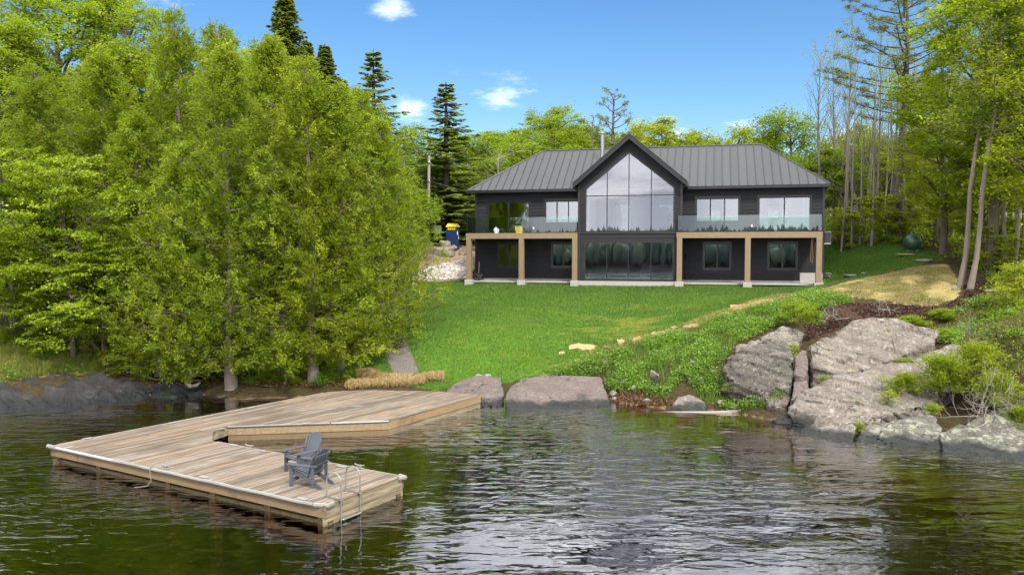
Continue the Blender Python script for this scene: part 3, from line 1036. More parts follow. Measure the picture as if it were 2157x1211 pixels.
# wall lamp, sockets, hose
wlp = MB().lathe([(0.02, 1.42), (0.09, 1.43), (0.07, 1.5), (0.03, 1.62)], 12, (3.42, -0.16)).box(3.38, 3.46, -0.16, -0.0, 1.6, 1.66).build("wall_lamp", M_BLACK, house)
for x, y, z in ((-5.9, 0, 3.2), (7.05, 0, 3.25)):
    MB().box(x - .045, x + .045, y - .05, y + .0, z - .07, z + .07).build("outlet_cover", M_PLASTER, house)
M_HOSE = simple("yellow_hose", (0.42, 0.27, 0.08), 0.5)
MB().tube([(10.22, -1.6, 2.5), (10.2, -1.55, 2.0), (10.24, -1.5, 1.4), (10.22, -1.5, 1.15), (10.14, -1.5, 1.18), (10.12, -1.5, 1.6), (10.16, -1.55, 2.5)], .018, 6).build("hanging_strap", M_HOSE, house)

def hpt(x, y, z):
    return HX @ Vector((x, y, z))

# heat pump on the end wall
ac = thing("heat_pump", "grey slatted heat pump unit on brackets on the house's right end wall", "heat pump", hpt(11.0, 1.0, 2.2), R(-14))
M_GREY = simple("grey_enamel", (0.16, 0.165, 0.17), 0.5)
MB().box(0.10, .45, -.42, .42, 0.05, .72).build("casing", M_GREY, ac, bevel=.015)
for i in range(9):
    MB().box(.11 + i * .037, .125 + i * .037, -.445, -.421, .1, .67).build("grille_slat", M_BLACK, ac)
for y in (-.3, .3):
    MB().box(.0, .45, y - .02, y + .02, 0.0, .05).build("bracket", M_STEEL, ac)

# things left on the decks and by the posts
M_WHITE = simple("white_plastic", (0.75, 0.75, 0.73), 0.45, 0.06)
M_YEL = simple("yellow_plastic", (0.62, 0.42, 0.03), 0.45, 0.1)
jug = thing("white_jug", "white plastic jug standing on the left deck behind glass", "jug", hpt(-8.15, -.6, 2.84), R(20))
MB().lathe([(.15, 0), (.16, .02), (.16, .26), (.12, .33), (.045, .38), (.045, .44)], 14).build("body", M_WHITE, jug, smooth=True)
MB().tube([(.10, 0, .34), (.19, 0, .31), (.19, 0, .16), (.155, 0, .1)], .018, 6).build("handle", M_WHITE, jug, smooth=True)
MB().lathe([(.05, .435), (.05, .48)], 10).build("cap", M_BLACK, jug)
bxx = thing("yellow_box", "yellow box on the left deck by the patio door", "box", hpt(-6.72, -.45, 2.84), R(-10))
MB().box(-.22, .22, -.18, .18, 0, .42).build("carton", M_YEL, bxx, bevel=.01)
MB().box(-.23, .23, -.19, .19, .42, .47).build("lid", M_YEL, bxx, bevel=.01)
junk = thing("tool_heap", "dark heap of tools and cable by the left deck post with a shovel handle", "tools", hpt(-9.05, -1.2, -.02), 0.3)
random.seed(3)
for i in range(9):
    pts = []
    a0 = random.uniform(0, 6.28)
    for k in range(9):
        a = a0 + k * .8
        pts.append((math.cos(a) * .22 * random.uniform(.7, 1.2) + random.uniform(-.08, .08), math.sin(a) * .2 * random.uniform(.7, 1.2), .05 + i * .045 + random.uniform(0, .05)))
    MB().tube(pts, .022, 5).build("cable_coil", M_BLACK, junk)
MB().tube([(-.05, .05, .02), (.03, .1, 1.15)], .018, 6).build("shovel_handle", M_TAN, junk)
MB().box(-.16, .06, -.05, .0, .0, .28).build("shovel_blade", M_GREY, junk)
# ------------------------------------------------------------------ dock
def wood_material(name, dark, mid, light, axis_scale=(0.7, 9, 9)):
    t = NT(name)
    v = t.coords('Object', axis_scale)
    oi = t.n('ShaderNodeObjectInfo').outputs['Random']
    off = t.n('ShaderNodeVectorMath', {0: v, 1: t.n('ShaderNodeCombineXYZ', {0: t.math('MULTIPLY', oi, 37.0), 1: t.math('MULTIPLY', oi, 91.0)}).outputs[0]}, operation='ADD').outputs[0]
    g = t.noise(off, 1.6, 6, 0.65, 0.4)
    c = t.ramp(g, [(0.28, dark), (0.5, mid), (0.72, light)])
    c = t.mix(t.math('MULTIPLY', t.step(t.math('FRACT', t.math('MULTIPLY', oi, 3.7)), .25, .95), .8), c, tuple(x * 0.42 for x in mid))
    c = t.mix(t.math('MULTIPLY', t.step(t.math('FRACT', t.math('MULTIPLY', oi, 7.3)), .6, 1.0), .55), c, (mid[0] * 1.5, mid[1] * 1.15, mid[2] * .85))
    big = t.noise(t.pos(), 0.55, 5, 0.6)
    c = t.mix(t.math('MULTIPLY', t.step(big, 0.52, 0.68), 0.45), c, (0.075, 0.054, 0.04))
    c = t.mix(t.math('MULTIPLY', t.step(t.noise(t.coords('Object', (.5, 2.2, 1)), 1.1, 6, .7), .58, .68), .4), c, (0.05, 0.038, 0.03))
    return t.pbr(c, 0.8, t.bump(t.noise(off, 4.0, 4), 0.4, 0.006), spec=0.25)

M_PLANK = wood_material("weathered_planks", (0.085, 0.065, 0.048), (0.20, 0.163, 0.126), (0.31, 0.27, 0.222))
M_FASCIA = wood_material("dock_fascia", (0.11, 0.09, 0.055), (0.24, 0.195, 0.125), (0.35, 0.30, 0.21))
M_WETWOOD = wood_material("wet_timber", (0.05, 0.038, 0.02), (0.13, 0.1, 0.05), (0.22, 0.17, 0.09))
M_BUMPER = simple("white_vinyl", (0.23, 0.22, 0.20), 0.7, 0.45, 2.0)
M_OLDBUMP = simple("grey_vinyl", (0.33, 0.34, 0.35), 0.6, 0.2, 3.0)

ZD = 0.50
pA, pB, pC = at_z(106, 938, ZD), at_z(684, 1065, ZD), at_z(850, 1003, ZD)
pH = at_z(690, 825, ZD)
e1 = (pH - pA); e1.z = 0; e1.normalize()
ang = math.atan2(e1.y, e1.x)
dock = thing("wooden_dock", "weathered U-shaped plank dock with white edging running out from the shore", "dock", (pA.x, pA.y, 0), ang)
DM = Matrix.Translation((pA.x, pA.y, 0)) @ Matrix.Rotation(ang, 4, 'Z')
DI = DM.inverted()
def dl2(u, v, z=ZD):
    p = DI @ at_z(u, v, z)
    return (p.x, p.y)
A2, B2, C2 = dl2(106, 938), dl2(684, 1065), dl2(850, 1003)
D2, D3, D4 = dl2(447, 928), dl2(449, 908), dl2(480, 898)
F2, G2 = dl2(822, 886), dl2(1013, 832)
K1, K2, H2 = dl2(930, 824), dl2(770, 821), dl2(690, 825)
OUT = [A2, B2, C2, D2, D3, D4, F2, G2, K1, K2, H2]
# strips for the concave outline: cut along lines of constant local y, intervals in x from crossings
def crossings(poly, y):
    xs = []
    n = len(poly)
    for i in range(n):
        (x0, y0), (x1, y1) = poly[i], poly[(i + 1) % n]
        if (y0 > y) != (y1 > y):
            xs.append(x0 + (y - y0) * (x1 - x0) / (y1 - y0))
    return sorted(xs)

ymin, ymax = min(p[1] for p in OUT), max(p[1] for p in OUT)
PW = 0.142
random.seed(21)
y = ymin + 0.002
planks = link("decking", None, dock)
while y < ymax - 0.03:
    y0, y1 = y, min(y + PW - 0.013, ymax - 0.002)
    c0, c1 = crossings(OUT, y0 + 0.004), crossings(OUT, y1 - 0.004)
    if len(c0) != len(c1):
        ym = (y0 + y1) / 2
        c0 = c1 = crossings(OUT, ym)
    for k in range(0, len(c0) - 1, 2):
        a0, b0, a1, b1 = c0[k], c0[k + 1], c1[k], c1[k + 1]
        L = max(b0, b1) - min(a0, a1)
        cuts = [0.0]
        if L > 5.2:
            t_ = random.choice((2.45, 3.65, 4.88))
            while t_ < L - 1.0:
                cuts.append(t_ / L)
                t_ += random.choice((3.66, 4.88))
        cuts.append(1.0)
        for m in range(len(cuts) - 1):
            f0, f1 = cuts[m], cuts[m + 1]
            g0 = 0 if m == 0 else 0.003 / L
            g1 = 0 if m == len(cuts) - 2 else 0.003 / L
            q = [(a0 + (b0 - a0) * (f0 + g0), y0), (a0 + (b0 - a0) * (f1 - g1), y0), (a1 + (b1 - a1) * (f1 - g1), y1), (a1 + (b1 - a1) * (f0 + g0), y1)]
            dz = random.uniform(-.004, .004)
            MB().prism(q, ZD - .036 + dz, ZD + dz).build("plank", M_PLANK, planks)
    y += PW

# edge boards under the planks
def edge_board(p, q, z0, z1, mat, name="fascia_board", inset=0.0, th=0.045, ext=0.0):
    p, q = Vector((*p, 0)), Vector((*q, 0))
    d = (q - p).normalized()
    nrm = Vector((d.y, -d.x, 0))
    p2, q2 = p - nrm * (inset + th) - d * ext, q - nrm * (inset + th) + d * ext
    a, b = p - nrm * inset - d * ext, q - nrm * inset + d * ext
    return MB().prism([(a.x, a.y), (b.x, b.y), (q2.x, q2.y), (p2.x, p2.y)], z0, z1).build(name, mat, dock)
edges = [(A2, B2), (B2, C2), (C2, D2), (D2, D3), (D3, D4), (D4, F2), (F2, G2), (H2, A2)]
for i, (p, q) in enumerate(edges):
    edge_board(p, q, ZD - .30, ZD - .040, M_FASCIA, inset=0.006)
for p, q in ((B2, C2), (F2, G2), (D4, F2)):
    edge_board(p, q, ZD - .50, ZD - .31, M_FASCIA, "lower_board", inset=0.03)
for p, q in ((A2, B2), (C2, D2), (H2, A2)):
    edge_board(p, q, 0.0, 0.09, M_WETWOOD, "sill_timber", inset=0.12, th=.16)
# crib posts
def lerp2(p, q, t):
    return (p[0] + (q[0] - p[0]) * t, p[1] + (q[1] - p[1]) * t)
def post_at(p, s=.11):
    MB().box(p[0] - s, p[0] + s, p[1] - s, p[1] + s, -2.2, ZD - .045).build("crib_post", M_WETWOOD, dock)
cen = lerp2(A2, C2, .45)
for p, q, ts in ((A2, B2, (.02, .2, .48, .64, .82, .98)), (B2, C2, (.97,)), (C2, D2, (.3, .6, .9)), (D4, F2, (.1, .4, .97)), (F2, G2, (.4, .75)), (H2, A2, (.3, .6, .85))):
    for t_ in ts:
        pt = lerp2(p, q, t_)
        d = Vector((q[0] - p[0], q[1] - p[1])).normalized()
        post_at((pt[0] - d.y * .22, pt[1] + d.x * .22))
# joists seen through the gap under the front edge
for t_ in np.linspace(.06, .94, 9):
    p = lerp2(A2, B2, t_)
    MB().box(p[0] + .3, p[0] + 2.2, p[1] - .03, p[1] + .03, ZD - .26, ZD - .04).build("joist", M_WETWOOD, dock)
# rock-filled crib seen between the posts
# vinyl bumper along the front edge: old grey length, then white; caps at corners
def edge_pt(p, q, t_, up=0.0, out=0.0):
    a = lerp2(p, q, t_)
    d = Vector((q[0] - p[0], q[1] - p[1])).normalized()
    return (a[0] + d.y * out, a[1] - d.x * out, ZD + up)
MB().tube([edge_pt(A2, B2, t_, -.03, .02) for t_ in np.linspace(.03, .28, 6)], .045, 8).build("bumper", M_OLDBUMP, dock, smooth=True)
MB().tube([edge_pt(A2, B2, t_, -.025 + .008 * math.sin(t_ * 40), .025) for t_ in np.linspace(.283, .97, 16)], .048, 8).build("bumper", M_BUMPER, dock, smooth=True)
MB().tube([edge_pt(A2, B2, -.006, -.02, .03), edge_pt(A2, B2, .028, -.02, .03)], .066, 8).build("bumper_cap", M_BUMPER, dock, smooth=True)
MB().tube([edge_pt(A2, B2, .972, -.02, .02), edge_pt(B2, C2, .03, -.02, .02), edge_pt(B2, C2, .10, -.02, -.02)], .062, 8).build("bumper_cap", M_BUMPER, dock, smooth=True)
MB().tube([edge_pt(B2, C2, .92, -.01, .0), edge_pt(B2, C2, 1.0, -.02, .04), edge_pt(C2, D2, .02, -.02, .03)], .066, 8).build("bumper_cap", M_BUMPER, dock, smooth=True)
MB().tube([edge_pt(C2, D2, .02, -.01, .012), edge_pt(C2, D2, .97, -.01, .012)], .02, 6).build("edge_strip", M_BUMPER, dock)
MB().tube([edge_pt(D4, F2, .0, -.01, .02), edge_pt(D4, F2, .62, -.01, .02)], .028, 6).build("edge_strip", M_BUMPER, dock)
MB().tube([edge_pt(D4, F2, .63, -.012, .015), edge_pt(D4, F2, .99, -.012, .015)], .03, 6).build("edge_strip", M_OLDBUMP, dock)
MB().tube([edge_pt(H2, A2, .02, -.015, .012), edge_pt(H2, A2, .98, -.015, .012)], .015, 6).build("edge_strip", M_BUMPER, dock)
# white step pads along the edges
for u, v, a in [(184, 924, 0), (144, 943, 0), (362, 891, 0), (527, 860, 0), (492, 938, 1), (552, 950, 1), (429, 1005, 1), (636, 1051, 1), (719, 983, 1), (645, 892, 2), (769, 886, 2), (892, 862, 0)]:
    p = dl2(u, v)
    rot = {0: 0, 1: math.atan2(B2[1] - A2[1], B2[0] - A2[0]), 2: math.atan2(F2[1] - D4[1], F2[0] - D4[0])}[a]
    Mx = Matrix.Translation((p[0], p[1], ZD)) @ Matrix.Rotation(rot, 4, 'Z')
    b = MB()
    b.box(-.15, .15, -.065, .065, .004, .03, Mx)
    b.build("edge_pad", M_BUMPER, dock, bevel=.01)
# mooring cleats
for u, v, a in [(347, 987, 1), (525, 944, 1), (757, 986, 1)]:
    p = dl2(u, v)
    rot = math.atan2(B2[1] - A2[1], B2[0] - A2[0])
    Mx = Matrix.Translation((p[0], p[1], ZD)) @ Matrix.Rotation(rot, 4, 'Z')
    b = MB()
    b.box(-.13, .13, -.05, .05, .004, .02, Mx).box(-.07, -.03, -.025, .025, .02, .08, Mx).box(.03, .07, -.025, .025, .02, .08, Mx)
    b.tube([Mx @ Vector((-.17, 0, .105)), Mx @ Vector((-.09, 0, .085)), Mx @ Vector((.09, 0, .085)), Mx @ Vector((.17, 0, .105))], .02, 6)
    b.build("cleat", M_BUMPER, dock)
# mooring rope over the front edge
def world_edge(t_, up, out):
    return DM @ Vector(edge_pt(A2, B2, t_, up, out))
M_ROPE = simple("old_rope", (0.2, 0.18, 0.14), 0.9, 0.2, 20, bump=.004)
rp = [world_edge(.42, .06, -.16), world_edge(.43, .03, -.03), world_edge(.438, .03, .09), world_edge(.44, -.12, .10), world_edge(.447, -.32, .13), world_edge(.44, -.44, .2), world_edge(.425, -.47, .26), world_edge(.41, -.49, .34)]
setp(MB().tube(rp, .013, 5).build("mooring_rope", M_ROPE), "thin pale rope hanging from the dock's front edge cleat", "rope")
# scrap on the back of the dock
sc_p = DM @ Vector((*dl2(752, 856), ZD + .006))
setp(MB().prism([(-.25, -.05), (-.05, -.12), (.12, -.04), (.27, .05), (.02, .1), (-.12, .03)], 0, .015, Matrix.Translation(sc_p)).build("plastic_scrap", simple("pale_blue_plastic", (0.2, 0.225, 0.25), 0.4)),
     "pale scrap of plastic lying flat on the dock's back half", "scrap")

# ladder at the right hand end of the front arm
lad_t0, lad_t1 = 0.30, 0.56
M_LAD = simple("stainless_tube", (0.36, 0.34, 0.31), 0.35, 0.2, 4, metallic=0.85)
lp0, lp1 = edge_pt(B2, C2, .17, 0, .05), edge_pt(B2, C2, .40, 0, .05)
ladder = thing("dock_ladder", "stainless swim ladder with two hooped rails at the dock's right end", "ladder", DM @ Vector((lp0[0], lp0[1], ZD)), ang + math.atan2(lp1[1] - lp0[1], lp1[0] - lp0[0]))
LW = math.hypot(lp1[0] - lp0[0], lp1[1] - lp0[1])
for x in (0.0, LW):
    pts = [(x, .46, .01), (x, .46, .38)]
    for k in range(9):
        a = math.pi * k / 8
        pts.append((x, .23 + .23 * math.cos(a), .44 + .2 * math.sin(a)))
    pts += [(x, 0.0, .38), (x, 0.0, -1.05)]
    MB().tube(pts, .0155, 8).build("rail", M_LAD, ladder, smooth=True)
    MB().box(x - .04, x + .04, -.05, .52, .002, .016).build("mounting_plate", M_LAD, ladder)
for z in (-.45, -.75, -1.0):
    MB().box(.0, LW, -.06, .06, z - .02, z + .02).build("tread", M_LAD, ladder, bevel=.008)

# ------------------------------------------------------------------ adirondack chairs
M_CHAIR = simple("slate_plastic_lumber", (0.062, 0.071, 0.088), 0.5, 0.16, 6, bump=.002)
def slab_profile(poly, axis_w, th, M=None):
    return MB().prism(poly, -th / 2, th / 2, M)
def chair(label, loc, facing):
    """local: +y is the front of the chair"""
    c = thing("adirondack_chair", label, "chair", loc, math.atan2(facing[1], facing[0]) - math.pi / 2, "slate adirondack chairs on the dock")
    for s in (-1, 1):
        # front leg
        MB().box(s * .29 - .018, s * .29 + .018, .28, .38, 0.004, .54).build("front_leg", M_CHAIR, c, bevel=.006)
        # long stringer that is also the rear foot (in y-z plane)
        poly = [(.34, .28), (.34, .39), (.27, .40), (-.18, .24), (-.52, .07), (-.56, .004), (-.44, .004), (-.20, .12), (.20, .28)]
        Mx = Matrix.Translation((s * .255, 0, 0)) @ Matrix(((0, 0, 1, 0), (1, 0, 0, 0), (0, 1, 0, 0), (0, 0, 0, 1)))
        MB().prism(poly, -.016, .016, Mx).build("stringer", M_CHAIR, c)
        # rear arm support
        MB().box(s * .29 - .016, s * .29 + .016, -.34, -.25, .10, .545).build("rear_support", M_CHAIR, c, bevel=.006)
        # arm: paddle shape, wide at the front
        ap = [(s * .245, -.40), (s * .30, -.42), (s * .355, -.30), (s * .375, .0), (s * .39, .30), (s * .375, .42), (s * .32, .455), (s * .26, .44), (s * .225, .38), (s * .24, .1), (s * .25, -.2)]
        MB().prism(ap, .545, .573).build("arm", M_CHAIR, c, bevel=.006)
    # seat slats follow the stringer's curve
    ys = [.355, .285, .21, .135, .06, -.015, -.09]
    for y in ys:
        z = .405 + (y - .27) * .355 if y < .27 else .408 - (y - .27) * .25
        tilt = math.atan(.355) if y < .27 else -.2
        Mx = Matrix.Translation((0, y, z + .004)) @ Matrix.Rotation(tilt, 4, 'X')
        MB().box(-.275, .275, -.033, .033, 0, .022, Mx).build("seat_slat", M_CHAIR, c, bevel=.005)
    # fan back: seven slats on an arc top
    back = R(24)
    for k in range(7):
        t_ = (k - 3) / 3
        top = .80 - .14 * t_ * t_
        w0, w1 = .034, .044
        x0, x1 = t_ * .225, t_ * .295
        a = math.atan2(x1 - x0, top)
        Mx = Matrix.Translation((0, -.13, .24)) @ Matrix.Rotation(back, 4, 'X')
        bow = .02 * (t_ * t_)
        arc = [(x0 - w0, 0), (x0 + w0, 0), (x1 + w1, top - .10), (x1 + w1 * .8, top - (.02 if t_ <= 0 else .04)), (x1, top + (.005 if k == 3 else 0)), (x1 - w1 * .8, top - (.02 if t_ >= 0 else .04)), (x1 - w1, top - .10)]
        My = Mx @ Matrix.Translation((0, bow, 0)) @ Matrix(((1, 0, 0, 0), (0, 0, -1, 0), (0, 1, 0, 0), (0, 0, 0, 1)))
        MB().prism(arc, -.011, .011, My).build("back_slat", M_CHAIR, c)
    for zz, w, nm in ((.10, .27, "back_brace"), (.33, .31, "back_brace"), (.60, .30, "back_brace")):
        Mx = Matrix.Translation((0, -.13, .24)) @ Matrix.Rotation(back, 4, 'X') @ Matrix.Translation((0, -.03, zz))
        MB().box(-w, w, -.016, .016, -.035, .035, Mx).build(nm, M_CHAIR, c)
    MB().box(-.29, .29, .262, .28, .14, .23).build("front_stretcher", M_CHAIR, c)
    return c
p = at_z(652, 1020, ZD)
chair("slate grey adirondack chair nearest the ladder, seen from behind its backrest", (p.x, p.y, ZD + .004), (-.93, .37))
p = at_z(628, 992, ZD)
chair("slate grey adirondack chair with its fan back facing the water, behind the other chair", (p.x + .12, p.y + .05, ZD + .004), (-.66, -.75))
# ------------------------------------------------------------------ foliage tools
def nrmz(a):
    return a / np.maximum(np.linalg.norm(a, axis=-1, keepdims=True), 1e-9)

def leaf_quads(C, D, N, L, W):
    """diamond shaped leaves: centre, long axis, rough normal, length, width"""
    D = nrmz(D)
    S = nrmz(np.cross(D, N))
    N2 = np.cross(S, D)
    L = np.broadcast_to(np.asarray(L, float), (len(C),))[:, None]
    W = np.broadcast_to(np.asarray(W, float), (len(C),))[:, None]
    V = np.stack([C - D * L * .5, C + S * W * .5 + D * L * .06 - N2 * W * .12, C + D * L * .5, C - S * W * .5 + D * L * .06 - N2 * W * .12], 1)
    F = np.arange(len(C) * 4).reshape(-1, 4)
    return V.reshape(-1, 3), F

class Tubes:
    def __init__(self):
        self.V, self.F, self.n = [], [], 0

    def add(self, P, r, sides=5):
        P = np.asarray(P, float)
        r = np.broadcast_to(np.asarray(r, float), (len(P),))
        d = np.gradient(P, axis=0)
        d = nrmz(d)
        ref = np.array([0.0, 0, 1]) if abs(d[0, 2]) < .8 else np.array([1.0, 0, 0])
        a = nrmz(np.cross(d, ref))
        b = np.cross(d, a)
        th = np.arange(sides) * 2 * np.pi / sides
        ring = P[:, None, :] + (a[:, None, :] * np.cos(th)[None, :, None] + b[:, None, :] * np.sin(th)[None, :, None]) * r[:, None, None]
        self.V.append(ring.reshape(-1, 3))
        m = len(P)
        i = np.arange(m * sides).reshape(m, sides)
        q = np.stack([i[:-1], np.roll(i[:-1], -1, 1), np.roll(i[1:], -1, 1), i[1:]], -1).reshape(-1, 4)
        self.F.append(q + self.n)
        self.n += m * sides

    def mesh(self, name, mat):
        return np_mesh(name, np.concatenate(self.V), np.concatenate(self.F), mat, smooth=True)

def bark(name, dark, light, scale=6.0):
    t = NT(name)
    v = t.coords('Object', (3, 3, 0.5))
    n = t.noise(v, scale, 6, 0.65)
    big = t.noise(t.coords('Object'), 1.3, 3)
    c = t.mix(n, dark, light)
    c = t.mix(t.math('MULTIPLY', big, 0.4), c, tuple(x * .6 for x in dark))
    return t.pbr(c, 0.9, t.bump(n, .7, .03), spec=.2)

M_BARK = bark("grey_brown_bark", (0.07, 0.055, 0.042), (0.23, 0.19, 0.15))
M_BARKC = bark("cedar_bark", (0.13, 0.105, 0.085), (0.34, 0.29, 0.24))
M_BARKP = bark("pine_bark", (0.075, 0.06, 0.052), (0.20, 0.165, 0.145))
M_DEAD = bark("dead_wood", (0.20, 0.175, 0.15), (0.46, 0.42, 0.37))
M_BARKG = bark("pale_trunk_bark", (0.14, 0.125, 0.105), (0.36, 0.33, 0.28))

M_CEDAR = leaf_mat("cedar_foliage", [(0, (0.10, 0.145, 0.008)), (.45, (0.25, 0.335, 0.015)), (1, (0.46, 0.51, 0.03))], .52, .01, .42, (0.15, 0.235, 0.014))
M_MAPLE = leaf_mat("maple_leaves", [(0, (0.14, 0.20, 0.010)), (.5, (0.30, 0.41, 0.018)), (1, (0.48, 0.55, 0.05))], .5, .01, .25, (0.16, 0.29, 0.02))
M_YOUNG = leaf_mat("young_leaves", [(0, (0.20, 0.26, 0.010)), (.5, (0.36, 0.43, 0.018)), (1, (0.55, 0.57, 0.04))], .5, .01, .25, (0.12, 0.2, 0.02))
M_FOREST = leaf_mat("forest_leaves", [(0, (0.11, 0.18, 0.010)), (.5, (0.24, 0.35, 0.018)), (1, (0.42, 0.52, 0.03))], .5, .01, .35, (0.12, 0.22, 0.02))
M_SPRUCE = leaf_mat("spruce_needles", [(0, (0.09, 0.14, 0.03)), (.5, (0.21, 0.27, 0.06)), (1, (0.36, 0.40, 0.10))], .45, .01, .3, (0.15, 0.17, 0.06))
M_PINE = leaf_mat("pine_needles", [(0, (0.08, 0.10, 0.02)), (.5, (0.17, 0.19, 0.035)), (1, (0.28, 0.28, 0.06))], .3, .03, .2)
M_WEED = leaf_mat("weed_leaves", [(0, (0.07, 0.17, 0.012)), (.5, (0.17, 0.33, 0.02)), (1, (0.34, 0.46, 0.035))], .45, .04, .0)

def clump_keep(C, scale, thr, seed):
    o = seed * 13.7
    return np.array([mnoise.noise(Vector((c[0] * scale + o, c[1] * scale, c[2] * scale))) > thr for c in C])

def gen_cedar(seed, h=14.0, rmax=2.7, nb=330, ns=8, nl=28, base=.06, dens=-.32, trunk_r=.2):
    g = np.random.default_rng(seed)
    tb = Tubes()
    lean = g.normal(0, .25, 2)
    zt = np.linspace(0, h, 10)
    tx = np.c_[lean[0] * (zt / h) ** 2 + .08 * np.sin(zt), lean[1] * (zt / h) ** 2 + .06 * np.cos(zt * .8), zt]
    tr = trunk_r * (1 - zt / h) ** .8 + .02
    tr[0] *= 1.35
    tb.add(tx, tr, 8)
    t = (np.arange(nb) + g.random(nb)) / nb
    z0 = h * (base + (1 - base) * t ** 1.05)
    prof = np.where(t < .22, .85 + .15 * t / .22, (1 - (t - .22) / .78) ** .60)
    prof = np.maximum(prof, .05)
    az = np.arange(nb) * 2.399 + g.normal(0, .5, nb)
    lobes = 1 + .26 * np.sin(az * 3 + z0 * 1.1 + seed) + .2 * np.sin(az * 5 - z0 * 2.1 + seed)
    ln = rmax * prof * lobes * g.uniform(.72, 1.12, nb)
    lift = ln * (0.15 + .65 * t) + .15
    bx = np.interp(z0, zt, tx[:, 0]); by = np.interp(z0, zt, tx[:, 1])
    dirx, diry = np.cos(az), np.sin(az)
    for i in range(0, nb, 2):
        s = np.array([0, .4, .75, 1.0])
        P = np.c_[bx[i] + dirx[i] * ln[i] * s, by[i] + diry[i] * ln[i] * s, z0[i] - .25 * ln[i] * s * (1 - s) + lift[i] * s ** 1.7]
        tb.add(P, [.03 + .012 * ln[i], .022, .014, .006], 4)
    tips_ = []
    for i in range(6, nb, 19):                            # bare grey twigs poking out
        if h < 5 or t[i] > .8:
            continue
        p = np.array([bx[i] + dirx[i] * ln[i] * .75, by[i] + diry[i] * ln[i] * .75, z0[i] + .1])
        grow(tb, tips_, p, nrmz(np.array([dirx[i], diry[i], .15])), ln[i] * .3 + .25, .012, 1, g, 3, .03, .6)
    s = np.repeat(np.linspace(.22, 1.02, ns)[None, :], nb, 0) + g.normal(0, .04, (nb, ns))
    PX = bx[:, None] + dirx[:, None] * ln[:, None] * s
    PY = by[:, None] + diry[:, None] * ln[:, None] * s
    PZ = z0[:, None] - .25 * ln[:, None] * s * (1 - s) + lift[:, None] * np.abs(s) ** 1.7
    C = np.stack([PX, PY, PZ], -1).reshape(-1, 3) + g.normal(0, .12, (nb * ns, 3)) * np.array([1, 1, .8])
    A = np.repeat(np.stack([dirx, diry, .35 + .9 * t], -1), ns, 0)
    A = nrmz(A + g.normal(0, .35, A.shape))
    k = clump_keep(C, .95, dens, seed) & clump_keep(C, 2.2, dens - .1, seed + 50)
    C, A = C[k], A[k]
    # each spray is a fan of scale twigs in one plane
    M = len(C)
    B = nrmz(np.cross(A, g.normal(0, 1, (M, 3))))
    ang = g.uniform(-1.25, 1.25, (M, nl))
    rad = g.uniform(.05, .36, (M, nl))
    D = A[:, None] * np.cos(ang)[..., None] + B[:, None] * np.sin(ang)[..., None]
    LC = C[:, None] + D * rad[..., None] + g.normal(0, .05, (M, nl, 3))
    D = D + np.array([0, 0, -.25]) + g.normal(0, .25, D.shape)
    Nn = np.cross(A, B)[:, None] + g.normal(0, .5, D.shape)
    LC, D, Nn = LC.reshape(-1, 3), D.reshape(-1, 3), Nn.reshape(-1, 3)
    V, F = leaf_quads(LC, D, Nn, g.uniform(.10, .18, len(LC)), g.uniform(.035, .065, len(LC)))
    st = np.repeat(g.normal(0, .17, M), nl)
    tint = np.clip(.45 + st + g.normal(0, .16, len(LC)), 0, 1)
    return tb.mesh("trunk", M_BARKC), np_mesh("crown", V, F, M_CEDAR, tint)

